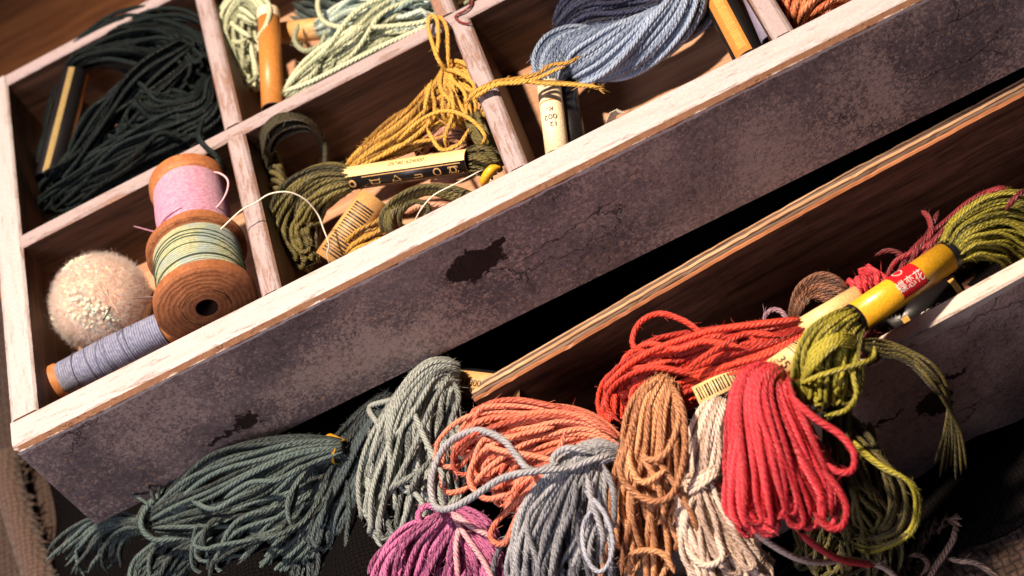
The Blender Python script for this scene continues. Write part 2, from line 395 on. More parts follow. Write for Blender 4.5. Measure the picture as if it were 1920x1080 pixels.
class Band:
    """a paper sleeve round a skein; the axis runs p0 -> p1, angle 0 faces the camera, + angles turn towards 'down' of the picture"""
    def __init__(s, root, p0, p1, r1, r2, mat, rim=None, name='paper_band'):
        s.p0 = np.array(p0, float); d = np.array(p1, float) - s.p0; s.L = np.linalg.norm(d); s.A = d / s.L
        v = C - (s.p0 + d / 2); v /= np.linalg.norm(v)
        s.E1 = v - s.A * (v @ s.A); s.E1 /= np.linalg.norm(s.E1); s.E2 = np.cross(s.A, s.E1)
        if (R @ s.E2)[1] < 0: s.E2 = -s.E2
        s.r1, s.r2 = r1, r2
        n = 36; v = []; f = []
        for k, (x, sc) in enumerate(((0, .94), (0, 1), (s.L, 1), (s.L, .94))):
            for i in range(n): v.append(s.at(x, 2 * np.pi * i / n, 0 if sc == 1 else -.25))
        for k in range(3):
            for i in range(n): f.append((k * n + i, k * n + (i + 1) % n, (k + 1) * n + (i + 1) % n, (k + 1) * n + i))
        for i in range(n): f.append((3 * n + i, 3 * n + (i + 1) % n, (i + 1) % n, i))
        mats = [mat, rim or mat]
        s.o = mesh_obj(name, v, f, mats, root, [1] * n + [0] * n + [1] * n + [0] * n, smooth=False)
        for p in s.o.data.polygons: p.use_smooth = (p.index // n == 1)
    def at(s, x, th, up=0.0):
        return s.p0 + s.A * x + (s.r1 + up) * math.cos(th) * s.E1 + (s.r2 + up) * math.sin(th) * s.E2
    def patch(s, name, x0, x1, t0, t1, mat, up=.05, nx=2, nt=10):
        v = [s.at(x0 + (x1 - x0) * i / nx, t0 + (t1 - t0) * j / nt, up) for i in range(nx + 1) for j in range(nt + 1)]
        f = [(i * (nt + 1) + j, (i + 1) * (nt + 1) + j, (i + 1) * (nt + 1) + j + 1, i * (nt + 1) + j + 1) for i in range(nx) for j in range(nt)]
        return mesh_obj(name, v, f, mat, s.o, smooth=True)
    def barcode(s, x0, x1, t0, t1, mat, seed=1, across=True, wmin=.18, wmax=.5, up=.06):
        rng = random.Random(seed); v = []; f = []; x = x0 if across else t0; end = x1 if across else t1
        while x < end:
            w = rng.uniform(wmin, wmax); b = len(v); k = 6
            for j in range(k + 1):
                if across:
                    th = t0 + (t1 - t0) * j / k; v += [s.at(x, th, up), s.at(x + w, th, up)]
                else:
                    xx = x0 + (x1 - x0) * j / k; v += [s.at(xx, x, up), s.at(xx, x + w, up)]
            f += [(b + 2 * j, b + 2 * j + 1, b + 2 * j + 3, b + 2 * j + 2) for j in range(k)]
            x += w + rng.uniform(wmin, wmax)
        return mesh_obj('barcode', v, f, mat, s.o)
    def text(s, body, size, x, th, mat, along=1, up=.08, name='lettering', sx=1.0):
        """lettering wrapped on the sleeve, centred at (x, th); along = reading direction along the axis (+1/-1) or 'r' = round the sleeve"""
        cu = bpy.data.curves.new('t', 'FONT'); cu.body = body; cu.size = size; cu.align_x = 'CENTER'; cu.align_y = 'CENTER'
        ob = bpy.data.objects.new('t', cu); COL.objects.link(ob); bpy.context.view_layer.update()
        me = ob.to_mesh(); vs = [tuple(v.co) for v in me.vertices]; fs = [tuple(p.vertices) for p in me.polygons]
        ob.to_mesh_clear(); bpy.data.objects.remove(ob); bpy.data.curves.remove(cu)
        out = []
        for (a, b, _) in vs:
            a *= sx
            if along == 'r': dx, dy = b, a
            elif along == 'R': dx, dy = -b, -a
            else: dx, dy = a * along, -b * along
            out.append(s.at(x + dx, th + dy / s.r2, up))
        return mesh_obj(name, out, fs, mat, s.o)

# ================================================================== THE SETTING
GZ = -71.0                                   # table height; the rims of the tray lie at z = 0
m_table = wood_mat('table_wood', (.13, .045, .018), (.42, .17, .06), 'x', .5, .22)
v = [(-900, 60, GZ - 1), (1100, 60, GZ - 1), (1100, 1400, GZ - 1), (-900, 1400, GZ - 1), (-900, -700, GZ - 1), (1100, -700, GZ - 1)]
tag(mesh_obj('table_top', v, [(4, 5, 1, 0), (0, 1, 2, 3)], m_table), 'brown wooden table top behind the compartment tray', 'table', kind='structure')

def sheet(name, x0, x1, y0, y1, fn, nx, ny, mat, thick=.8):
    xs = np.linspace(x0, x1, nx + 1); yl = y0 if callable(y0) else (lambda x: y0)
    v = [(x, y, fn(x, y)) for x in xs for y in np.linspace(yl(x), y1, ny + 1)]; n = len(v)
    v += [(a, b, c - thick) for a, b, c in v]
    q = lambda i, j: i * (ny + 1) + j
    f = [(q(i, j), q(i + 1, j), q(i + 1, j + 1), q(i, j + 1)) for i in range(nx) for j in range(ny)]
    f += [tuple(n + k for k in a[::-1]) for a in f]
    edge = [q(i, 0) for i in range(nx + 1)] + [q(nx, j) for j in range(1, ny + 1)] + [q(i, ny) for i in range(nx - 1, -1, -1)] + [q(0, j) for j in range(ny - 1, 0, -1)]
    f += [(edge[k], n + edge[k], n + edge[(k + 1) % len(edge)], edge[(k + 1) % len(edge)]) for k in range(len(edge))]
    return mesh_obj(name, v, f, mat, smooth=True)

m_burlap = cloth_mat('burlap', (.016, .010, .009), (.085, .054, .042), .62, .7)
m_black = cloth_mat('shade_sheet', (.002, .0018, .002), (.006, .005, .0055), 1.2, .3, 0, .03)  # near-black of the added sheet stands in for deep shade
def hb(x, y):
    return GZ + .6 + .9 * math.sin(x * .045 + y * .03) + .6 * math.sin(y * .07 - x * .02) + .9
o = sheet('burlap_cloth', -330, 420, -330, 118, hb, 60, 40, m_burlap)
tag(o, 'coarse brown burlap cloth spread under the tray and drawer', 'cloth', kind='structure')

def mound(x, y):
    """added black sheet bunched up below the skeins, in place of deep shade"""
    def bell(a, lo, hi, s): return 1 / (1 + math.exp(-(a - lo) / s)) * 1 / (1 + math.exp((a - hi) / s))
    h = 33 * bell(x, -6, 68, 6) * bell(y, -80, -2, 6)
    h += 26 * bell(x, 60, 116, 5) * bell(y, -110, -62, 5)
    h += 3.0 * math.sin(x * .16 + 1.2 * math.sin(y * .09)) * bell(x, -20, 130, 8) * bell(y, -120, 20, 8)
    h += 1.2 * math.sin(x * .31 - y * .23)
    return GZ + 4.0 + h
o = sheet('shade_sheet', -37, 240, lambda x: -125 + 58 / (1 + math.exp(-(x - 119) / 2.5)) - .10 * max(0, x - 130), 60, mound, 70, 66, m_black, .8)  # added sheet: props the skeins, its black replaces shade under tray and drawer
tag(o, 'crumpled black sheet added under the dark skeins in place of deep shade', 'cloth')
# frayed, folded edge of pale burlap beside the tray's corner
m_hem = cloth_mat('burlap_hem', (.035, .022, .018), (.145, .092, .072), .8, .6)
root = thing('burlap_hem', (-40, 40, GZ), 'pale frayed burlap hem rolled up beside the tray corner', 'cloth')
hem = [(18, 845, -66), (14, 885, -65), (24, 930, -65), (40, 980, -66), (56, 1030, -66), (78, 1090, -66), (110, 1150, -67)]
loose(root, hem, 3.6, m_hem, 'rolled_edge', 1.5, 14)
rng = np.random.default_rng(5)
for i in range(46):
    t = i / 46; u = np.interp(t, np.linspace(0, 1, 7), [h[0] for h in hem]) + 14; vv = np.interp(t, np.linspace(0, 1, 7), [h[1] for h in hem])
    loose(root, [(u - 10, vv, -64), (u + 6 + rng.normal() * 4, vv + rng.normal() * 8, -65), (u + 18 + rng.random() * 20, vv + rng.normal() * 16, -67.5)], .28, m_hem, 'frayed_thread', .9, 5)

# ================================================================== THE COMPARTMENT TRAY
YM, WM, X1, X2, X3, WD = 45.35, 3.85, 47.38, 98.0, 150.65, 4.14
FT, LT, BT, TB, FL = 7.07, 6.2, 3.6, -28.2, -18.5
XR = 226.0
m_in = wood_mat('tray_inner_wood', (.020, .009, .006), (.085, .040, .024), 'x', .6, .5)
m_iny = wood_mat('tray_inner_wood_short', (.024, .010, .006), (.10, .046, .026), 'y', .6, .5)
m_fl = wood_mat('tray_floor_wood', (.34, .175, .10), (.50, .29, .18), 'x', .65, .3)
b1, b2, b3, b4 = Py(890, 497, -FT), Py(462, 790, -FT), Py(1150, 372, -FT), Py(925, 462, -FT)
b5, b6 = Py(410, 822, -FT), Py(435, 806, -FT)
m_front = dark_paint('tray_front_paint', [(b1[0], b1[2], 6.2, 3.6), (b2[0], b2[2], 2.9, 1.9), (b4[0], b4[2], 2.4, 1.2), (b5[0], b5[2], 3.4, .55), (b6[0], b6[2], 2.0, .4)], -1.2, 20.0)
m_side = dark_paint('tray_side_paint', [], -1.2, 55.0)
tray = thing('compartment_tray', (100, 50, TB), 'white rimmed wooden tray divided into compartments, flaking dark paint outside', 'tray')
r_front = rim_mat('rim_front', 'x', -3.4, 3.3, .17, .16, side=-1)
prof = [(0, TB), (0, -.5), (-.5, 0), (-5.5, 0), (-6.4, -.35), (-FT, -1.3), (-FT, TB + .4), (-FT + .4, TB)]
ins = [(0, TB), (0, -.9), (-.5, -.55), (-5.0, -.55), (-5.6, -.8), (-FT + 1.1, -1.6), (-FT + 1.1, TB + .4), (-FT + 1.4, TB)]
v = [(-LT, a, b) for a, b in ins] + [(-LT + .35, a * .965, b * (1 if b < -3 else .45)) for a, b in prof] + [(-LT + 1.2, a, b) for a, b in prof] + [(XR, a, b) for a, b in prof]
f, mi = [], []
for k in range(3):
    for i in range(8): f.append((k * 8 + i, k * 8 + (i + 1) % 8, k * 8 + 8 + (i + 1) % 8, k * 8 + 8 + i)); mi.append([0, 1, 1, 1, 1 if k < 2 else 2, 2, 2, 0][i])
f += [tuple(range(8))[::-1], tuple(range(24, 32))]; mi += [2, 0]
mesh_obj('front_wall', v, f, [m_in, r_front, m_front], tray, mi)
r_left = rim_mat('rim_left', 'y', -3.0, 3.1, .16, .12)
prof = [(0, TB), (0, -.5), (-.5, 0), (-LT + 1.2, 0), (-LT + .3, -.5), (-LT, -1.3), (-LT, TB)]
prism('side_wall', prof, 'y', 0, 100 + BT, [m_iny, r_left, m_side], [0, 1, 1, 1, 1, 2, 0], tray, 2)
prism('side_wall', [(XR, TB), (XR, 0), (XR + 6, 0), (XR + 6, TB)], 'y', -FT, 100 + BT, [m_iny, r_left], [0, 1, 0, 0], tray, 0)
r_back = rim_mat('rim_back', 'x', 101.8, 1.9, .2, .12, 0, 0, (.84, .76, .78))
prism('back_wall', [(100, TB), (100, -.5), (100.4, 0), (103.2, 0), (100 + BT, -.5), (100 + BT, TB)], 'x', 0, XR, [m_in, r_back, m_side], [0, 1, 1, 1, 2, 0], tray)
prism('floor_panel', [(0, FL - 3), (0, FL), (100, FL), (100, FL - 3)], 'x', 0, XR, [m_fl], [0] * 4, tray)
prism('bottom_panel', [(0.2, TB), (0.2, TB + 2), (99.8, TB + 2), (99.8, TB)], 'x', 0, XR, [m_in], [0] * 4, tray)
r_mid = rim_mat('rim_middle', 'x', YM + WM / 2, WM / 2, .18, .32, 0, .03, (.76, .68, .69))
prism('long_divider', [(YM, FL - .2), (YM, -.6), (YM + .6, -.06), (YM + WM - .6, -.06), (YM + WM, -.6), (YM + WM, FL - .2)], 'x', -.2, XR, [m_in, r_mid], [0, 1, 1, 1, 0, 0], tray)
for k, x in enumerate((X1, X2, X3, 203.0)):
    rm = rim_mat('rim_short', 'y', x + WD / 2, WD / 2, .20, .55 if k != 2 else .75, 0, .05, (.80, .72, .73))
    pr = [(x, FL - .2), (x, -.9), (x + .45, -.35), (x + 1.1, -.02), (x + WD - 1.1, -.02), (x + WD - .45, -.35), (x + WD, -.9), (x + WD, FL - .2)]
    prism('short_divider', pr, 'y', -.2, YM + .1, [m_iny, rm], [0, 1, 1, 1, 1, 1, 0, 0], tray)
    pr = [(a - 2.0 if k == 1 else a, b) for a, b in pr]
    prism('short_divider', pr, 'y', YM + WM - .1, 100.2, [m_iny, rm], [0, 1, 1, 1, 1, 1, 0, 0], tray)

# dark carcass the tray stands on, set back in the shade
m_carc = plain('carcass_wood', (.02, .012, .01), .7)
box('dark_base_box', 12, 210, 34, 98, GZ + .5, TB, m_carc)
tag(bpy.data.objects['dark_base_box'], 'dark wooden base box in the shade under the compartment tray', 'box')

# ================================================================== THE LOWER DRAWER
ZL, HL = -30.0, 41.0
A0 = P(884, 752, ZL); A1 = P(1905, 185, ZL)
ex = (A1 - A0) * np.array([1, 1, 0]); ex /= np.linalg.norm(ex); ey = np.array([-ex[1], ex[0], 0])
LB = 150.0
front_in = P(1640, 634, ZL); DL = abs((front_in - A0) @ ey)          # inner depth to the front wall
drawer = thing('floss_tray', A0 + ex * 60 - ey * 16 + np.array([0, 0, ZL * 0 - HL]), 'narrow pulled-out wooden drawer with striped plywood back edge and chipped rim', 'tray')
def dbox(name, a0, a1, c0, c1, z0, z1, mats, parent, bev=.35, mi=None, end=0.0):
    """box in the drawer's own directions: a along, c across (towards the back), end = slanted near end"""
    pr = [(c0, z0), (c0, z1 - bev), (c0 + bev, z1), (c1 - bev, z1), (c1, z1 - bev), (c1, z0)]; n = 6
    v = [A0 * np.array([1, 1, 0]) + ex * (a0 + (end if k in (3, 4, 5) else 0)) + ey * c + np.array([0, 0, z]) for k, (c, z) in enumerate(pr)]
    v += [A0 * np.array([1, 1, 0]) + ex * a1 + ey * c + np.array([0, 0, z]) for c, z in pr]
    f = [(i, (i + 1) % n, n + (i + 1) % n, n + i) for i in range(n)] + [tuple(range(n))[::-1], tuple(range(n, 2 * n))]
    return mesh_obj(name, v, f, mats, parent, (mi or [0] * n) + [0, 0])
def dstrip(name, a0, a1, c0, c1, z0, z1, mats, parent, bev, mi, end, seed):
    """like dbox, bowed and with small nicks along its upper edge"""
    rg = np.random.default_rng(seed); ns = 110; v = []; f = []; m = []; n = 6; jit = 0
    for k in range(ns + 1):
        t = k / ns; nick = -abs(rg.normal()) * .10 - (rg.random() < .05) * rg.random() * .55; jit = .8 * jit + rg.normal() * .035
        pr = [(c0, z0), (c0, z1 - bev + nick * .5), (c0 + bev, z1 + nick), (c1 - bev, z1 + nick * .8), (c1, z1 - bev + nick * .5), (c1, z0)]
        for i, (c, z) in enumerate(pr):
            a = a0 + (end if i in (3, 4, 5) else 0) * (1 - t) + (a1 - a0) * t; bow = 1.1 * math.sin(math.pi * min(1, a / 125.0)) * min(1, a / 40)
            v.append(A0 * np.array([1, 1, 0]) + ex * a + ey * (c + bow + (jit if i in (1, 2, 3, 4) else 0)) + np.array([0, 0, z]))
    for k in range(ns):
        for i in range(n): f.append((k * n + i, k * n + (i + 1) % n, (k + 1) * n + (i + 1) % n, (k + 1) * n + i)); m.append((mi or [0] * n)[i])
    f += [tuple(range(n))[::-1], tuple(range(ns * n, ns * n + n))]; m += [0, 0]
    return mesh_obj(name, v, f, mats, parent, m)
m_dr = wood_mat('drawer_inner_wood', (.060, .024, .015), (.23, .098, .056), 'x', .5, .4)
m_lip = wood_mat('drawer_veneer', (.22, .075, .03), (.46, .19, .085), 'x', .4, .4)
m_plyA = wood_mat('ply_light', (.36, .20, .10), (.60, .38, .22), 'x', .6, .5)
m_plyB = wood_mat('ply_dark', (.085, .052, .036), (.20, .13, .09), 'x', .65, .6)
bw = dstrip('back_wall', 0.4, LB, 0, 1.0, ZL - HL, ZL - .2, [m_dr, m_lip], drawer, .35, [0, 1, 1, 0, 0, 0], .3, 1)
cs = [(1.0, 1.75, m_plyB, -.35, .2), (1.75, 2.45, m_plyA, 0, .6), (2.45, 3.25, m_plyB, -.3, 2.4), (3.25, 3.65, m_plyA, -.15, 3.2)]
for c0, c1, m, dz, st in cs:
    dstrip('ply_layer', st, LB, c0, c1, ZL - HL, ZL + dz, [m], bw, .18, None, .6, int(c0 * 100))
fb1, fb2 = P(1752, 752, -52), P(1700, 720, -48)
fy = (A0 - ey * (DL + 3.2))
m_dfront = dark_paint('drawer_front_paint', [(fb1[0], -50.5, 3.4, 3.4), (fb1[0] + 4, -46, 3.0, .7), (fb1[0] - 9, -48, 3.4, .45)], ZL - .9, 90.0, (.30, .205, .185), (.50, .36, .32), .3)
g = G('drawer_rim_paint'); p = g.mm(); n = g.noise(g.vec('MULTIPLY', p, (.15, 1.2, 1)), .9, 6, .7, .3)
m_drim = g.out(g.mix(g.step(n, .54, .68), g.mix(g.noise(p, 1.5, 3), (.52, .42, .36), (.76, .66, .60)), (.30, .18, .12)), .6, g.bump(n, .7, .3), .3)
dbox('front_wall', -2, LB, -DL - 3.4, -DL, ZL - HL, ZL, [m_dr, m_dfront, m_drim], drawer, .4, mi=[1, 2, 2, 2, 0, 0])
dbox('side_wall', -1.6, 1.0, -DL, 0, ZL - HL, ZL - 7, [m_dr], drawer)
dbox('floor_panel', 1.0, LB, -DL, 0, ZL - HL, ZL - HL + 3, [m_dr], drawer)
# chipped paint left along the rim of the drawer front
v, f = [], []; rng = np.random.default_rng(3); n = 90
for i in range(n + 1):
    a = 42 + (LB - 42) * i / n; d = 1.2 + 1.1 * abs(math.sin(i * .37)) * rng.random() + .5 * rng.random() + (1.2 if (i // 9) % 3 == 0 else 0)
    for zz in (ZL - .45, ZL - d): v.append(A0 * np.array([1, 1, 0]) + ex * a - ey * (DL + 3.46) + np.array([0, 0, zz]))
f = [(2 * i, 2 * i + 1, 2 * i + 3, 2 * i + 2) for i in range(n)]
mesh_obj('paint_remnant', v, f, m_drim, drawer)

# ================================================================== THREAD AND PAPER MATERIALS
TH = {}
def th(k, c1, c2, **kw): TH[k] = thread_mat('floss_' + k, c1, c2, **kw)
th('dkgreen', (.002, .0075, .009), (.095, .145, .140)); th('greygreen_shade', (.002, .006, .008), (.062, .095, .105))  # last entry: grey-green floss with shade put into its colour
th('greygreen', (.028, .045, .054), (.38, .425, .40)); th('coral', (.58, .045, .022), (.95, .31, .19))
th('bluegrey', (.07, .08, .11), (.42, .435, .48)); th('iceblue', (.30, .34, .46), (.58, .62, .74))
th('purple', (.16, .014, .095), (.62, .17, .38)); th('brown', (.36, .115, .042), (.82, .40, .19))
th('cream', (.62, .42, .32), (.92, .74, .62)); th('redorange', (.46, .010, .006), (.86, .070, .034))
th('pinkred', (.58, .006, .020), (.90, .060, .085)); th('olive', (.12, .115, .006), (.52, .46, .045))
th('dkolive', (.016, .015, .006), (.17, .14, .035)); th('blackolive', (.006, .006, .003), (.05, .042, .014)); th('gold', (.32, .14, .012), (.76, .43, .07))
th('peach', (.45, .20, .12), (.72, .38, .26)); th('blue', (.06, .11, .23), (.36, .46, .64))
th('navy', (.006, .008, .030), (.022, .03, .085)); th('palegreen', (.36, .43, .26), (.70, .74, .50))
th('mint', (.30, .46, .42), (.62, .75, .66)); th('blackgreen', (.0012, .003, .0035), (.012, .020, .021), spec=.2, sheen=0)
th('orange', (.55, .10, .03), (.82, .28, .12)); th('magenta', (.10, .004, .010), (.34, .03, .04))
th('dkbrown', (.07, .026, .014), (.30, .13, .07)); th('tan', (.22, .13, .085), (.50, .33, .24))
th('pink', (.45, .16, .22), (.75, .40, .46)); th('mauve', (.22, .10, .16), (.62, .38, .48))
m_white = plain('white_thread', (.80, .74, .62), .5)
m_yel = plain('paper_yellow', (.80, .42, .022), .30, .5); m_cream = plain('paper_cream', (.80, .56, .25), .45, .4)
m_tan = plain('paper_tan', (.60, .34, .13), .5, .35); m_blk = plain('paper_black', (.010, .009, .010), .35, .5)
m_gold = plain('gold_print', (.62, .38, .10), .35, .5); m_red = plain('red_print', (.55, .010, .018), .45, .4)
m_ink = plain('black_ink', (.02, .016, .014), .5); m_wht = plain('white_ink', (.82, .76, .72), .5)
m_orp = plain('paper_orange', (.50, .20, .045), .4, .4); m_ivory = plain('paper_ivory', (.86, .72, .48), .5, .35)
m_lav = plain('lavender_paper', (.20, .18, .26), .5, .35)

GRP = 'embroidery floss skeins'
def skein(loc, label): return thing('floss_skein', loc, label, 'skein', GRP)

# ================================================================== SKEINS SPILLING ROUND THE DRAWER
# dark green skein lying along the tray, tied at its far end, with a tassel
LIFT = 7.0
s = skein(P(430, 930, -44), 'dark green floss skein tied into a tassel below the tray corner')
tail(s, [(645, 838, -36, 16, 1.8), (560, 856, -35, 40, 3.0), (480, 897, -36, 70, 4.2), (400, 934, -37, 72, 4.2), (330, 962, -37, 44, 3.2), (272, 986, -37, 13, 1.6)], 34, .62, TH['dkgreen'], 11, loop=False, wander=.13, reach=.02, fill=.25)
tail(s, [(276, 984, -37, 12, 1.6), (235, 985, -38, 22, 1.8), (195, 1005, -40, 45, 2.2), (165, 1045, -42, 62, 2.4), (150, 1090, -44, 74, 2.4)], 26, .55, TH['dkgreen'], 12, loop=False, wander=.22, reach=.22, fill=.1)
tail(s, [(276, 984, -37, 10, 1.6), (235, 975, -37, 14, 1.4), (190, 975, -37, 18, 1.4), (150, 985, -37, 16, 1.2)], 7, .5, TH['dkgreen'], 13, loop=False, reach=.25, fill=.1)
loose(s, [(300, 990, -41), (262, 985, -36), (268, 955, -34), (300, 925, -33.5), (350, 885, -34)], .7, TH['dkgreen'])
loose(s, [(340, 1010, -36), (290, 1012, -35), (266, 990, -33.5), (270, 960, -33), (310, 915, -33)], .7, TH['dkgreen'])
for k, pp in enumerate([[(300, 955, -35), (286, 930, -32), (278, 905, -31.5)], [(305, 950, -35), (298, 925, -32), (300, 905, -31)], [(300, 960, -35), (270, 940, -32), (240, 925, -32), (215, 930, -33)]]):
    loose(s, pp, .4, TH['dkgreen'])
Band(s, P(612, 836, -29), P(640, 848, -29.5), 2.3, 2.5, m_yel)
tail(s, [(650, 880, -42, 20, 2.0), (590, 960, -42, 55, 3.0), (520, 1030, -43, 85, 3.0), (430, 1110, -45, 110, 3.0)], 30, .6, TH['dkgreen'], 14, loop=True, wander=.22, fill=.1)
tail(s, [(390, 1010, -42, 40, 2.0), (330, 1035, -42, 42, 2.4), (290, 1075, -43, 48, 2.4), (280, 1120, -44, 40, 2.4)], 14, .62, TH['dkgreen'], 15, loop=True, wander=.25, fill=.1)
for pp in ([(560, 905, -34), (545, 960, -36), (520, 1000, -37), (470, 1015, -37)], [(650, 900, -37), (655, 960, -38), (650, 1020, -40), (660, 1090, -42)], [(575, 880, -34), (545, 925, -33), (540, 960, -35), (548, 990, -37)],
           [(470, 1000, -35), (500, 1010, -34.5), (560, 985, -35), (590, 950, -36), (615, 900, -37)], [(420, 935, -32.2), (470, 905, -31), (520, 900, -31.5), (575, 870, -33)], [(360, 940, -33), (400, 955, -31.5), (440, 935, -31.5), (470, 920, -32)]):
    loose(s, pp, .62, TH['dkgreen'])
LIFT = 3.5
# dark copy beneath the grey-green skein: its shaded side put into the colour
s = skein(P(650, 930, -45), 'dark copy of the grey-green floss skein, its shaded side put into the colour')
tail(s, [(742, 742, -34, 22, 2.0), (695, 800, -36, 42, 3.0), (655, 880, -38, 56, 3.4), (618, 965, -40, 58, 3.4), (600, 1035, -42, 42, 3.0)], 26, .66, TH['greygreen_shade'], 21, wander=.14, fill=.2)
tail(s, [(700, 860, -42, 40, 2.5), (680, 950, -43, 70, 3.0), (660, 1030, -45, 90, 3.0), (650, 1120, -46, 90, 3.0)], 26, .62, TH['greygreen_shade'], 22, wander=.2, fill=.1)
LIFT = 2.5
# grey-green skein with a tan numbered sleeve
s = skein(P(780, 880, -44), 'pale grey-green floss skein with a tan barcode sleeve in the gap behind the drawer')
tail(s, [(855, 705, -33, 24, 2.2), (822, 712, -31, 38, 2.8), (798, 765, -31.5, 58, 3.6), (785, 830, -33, 76, 4.0), (775, 900, -35, 84, 4.0), (765, 965, -37, 84, 3.6), (757, 1025, -40, 72, 3.0)], 42, .66, TH['greygreen'], 31, wander=.17, reach=.3, fill=.2)
for pp in ([(800, 735, -27.5), (765, 745, -28), (715, 755, -30), (692, 765, -31), (705, 790, -29.5), (735, 820, -28.5), (770, 780, -27), (810, 715, -27)], [(690, 800, -31), (705, 860, -31), (712, 930, -33), (735, 1000, -34), (755, 1022, -35), (742, 985, -34)],
           [(850, 715, -29), (860, 750, -28), (845, 800, -28.5), (870, 850, -29)], [(795, 880, -30), (760, 900, -30), (720, 925, -31), (690, 960, -33)], [(810, 860, -30), (785, 890, -29.5), (765, 930, -31)], [(755, 905, -31), (790, 940, -32), (800, 990, -34)],
           [(845, 700, -27.5), (810, 760, -26.5), (780, 830, -28), (745, 900, -30), (700, 965, -34)], [(770, 760, -27.5), (800, 830, -27.5), (830, 890, -29), (835, 950, -32)]):
    loose(s, pp, .68, TH['greygreen'])
bd = Band(s, P(848, 716, -34.5), P(985, 732, -36), 2.6, 3.0, m_tan, m_blk)
bd.patch('black_stripe', 0, bd.L, -1.6, -.95, m_blk); bd.barcode(.9, 6.4, .25, 1.3, m_ink, 4, True, .16, .34)
bd.text('0008814', 1.7, 5.2, -.12, m_ink, -1)
LIFT = 0.0
# coral skein heaped over the drawer's open end
s = skein(P(990, 870, -40), 'coral orange floss skein heaped over the open end of the drawer')
tail(s, [(1165, 838, -27, 10, 1.4), (1095, 812, -26, 38, 3.0), (1005, 828, -25.5, 70, 4.2), (925, 862, -26, 82, 4.6), (878, 905, -28, 62, 3.6)], 36, .66, TH['coral'], 41, wander=.2, reach=.3, fill=.15)
tail(s, [(1160, 845, -29, 10, 1.4), (1070, 870, -28, 40, 3.0), (1000, 915, -29, 55, 3.4), (955, 965, -32, 40, 2.6)], 22, .66, TH['coral'], 42, wander=.2, reach=.3, fill=.15)
for pp in ([(1158, 822, -24), (1110, 785, -22), (1050, 764, -22), (970, 768, -22), (890, 790, -23), (855, 835, -25), (858, 880, -26)], [(1150, 815, -24), (1080, 778, -21.5), (1000, 775, -21), (915, 800, -22), (868, 850, -24)],
           [(1040, 800, -21), (960, 820, -20), (900, 850, -21), (880, 900, -23), (910, 935, -25), (960, 925, -24)], [(900, 830, -21), (940, 845, -20), (1000, 855, -20.5), (1060, 870, -22)], [(1060, 810, -21), (1045, 850, -21), (1010, 900, -23), (960, 950, -26), (930, 980, -27), (920, 1010, -28), (945, 1020, -28), (965, 980, -27), (985, 940, -26)],
           [(835, 830, -27), (828, 880, -27), (835, 920, -27.5), (860, 922, -27), (885, 910, -26)]):
    loose(s, pp, .66, TH['coral'])
# blue-grey skein
s = skein(P(1060, 970, -45), 'blue-grey floss skein with a long loop lying across the coral skein')
tail(s, [(1160, 850, -24, 10, 1.2), (1120, 852, -23.5, 26, 2.0), (1088, 900, -25, 54, 3.2), (1066, 970, -29, 78, 3.8), (1055, 1040, -33, 92, 3.8), (1050, 1110, -38, 98, 3.6)], 42, .66, TH['bluegrey'], 51, loop=True, wander=.15, fill=.25)
loose(s, [(1110, 850, -20.5), (1075, 840, -19), (1050, 845, -19), (1035, 865, -19.5), (1060, 880, -20), (1110, 862, -20.5), (1150, 852, -22)], .7, TH['bluegrey'])
loose(s, [(1047, 868, -19), (998, 884, -18.5), (965, 850, -18), (941, 823, -18), (893, 807, -18.5), (838, 833, -21), (809, 895, -23), (815, 948, -23.5), (844, 953, -22), (884, 933, -20), (941, 897, -18.5), (998, 884, -17.5), (1072, 878, -20)], .78, TH['bluegrey'])
loose(s, [(1096, 920, -22), (1133, 962, -23), (1149, 1015, -25), (1141, 1058, -27), (1119, 1072, -28), (1096, 1035, -26), (1094, 985, -25), (1115, 950, -23)], .5, TH['iceblue'])
for pp in ([(1100, 890, -21), (1110, 940, -22.5), (1130, 1000, -26), (1128, 1030, -28)], [(1080, 900, -21), (1075, 950, -23.5), (1050, 1010, -27), (1030, 1090, -31)], [(1130, 870, -20), (1150, 920, -22), (1152, 990, -26)]):
    loose(s, pp, .68, TH['bluegrey'])
# purple skein
s = skein(P(800, 1060, -46), 'purple pink floss skein with a small dark loop below the coral skein')
tail(s, [(862, 955, -31, 10, 1.4), (846, 988, -31, 40, 2.6), (822, 1040, -33, 80, 3.4), (805, 1100, -36, 94, 3.6), (800, 1160, -40, 80, 3.0)], 32, .68, TH['purple'], 61, wander=.16, fill=.25)
tail(s, [(858, 960, -31, 12, 1.4), (890, 990, -31, 30, 2.0), (915, 1040, -33, 35, 2.6), (920, 1110, -36, 40, 2.6)], 12, .66, TH['purple'], 62, wander=.16, fill=.2)
loose(s, [(858, 968, -29), (825, 975, -28), (793, 985, -28), (784, 965, -28), (800, 948, -28), (820, 955, -28.5), (835, 968, -29)], .72, TH['purple'])
for pp in ([(850, 960, -28), (880, 985, -28), (930, 1010, -29)], [(845, 955, -28), (870, 1000, -28), (905, 1050, -30), (930, 1100, -32)], [(862, 980, -28), (855, 1030, -28.5), (860, 1090, -31)]):
    loose(s, pp, .64, TH['pink'])
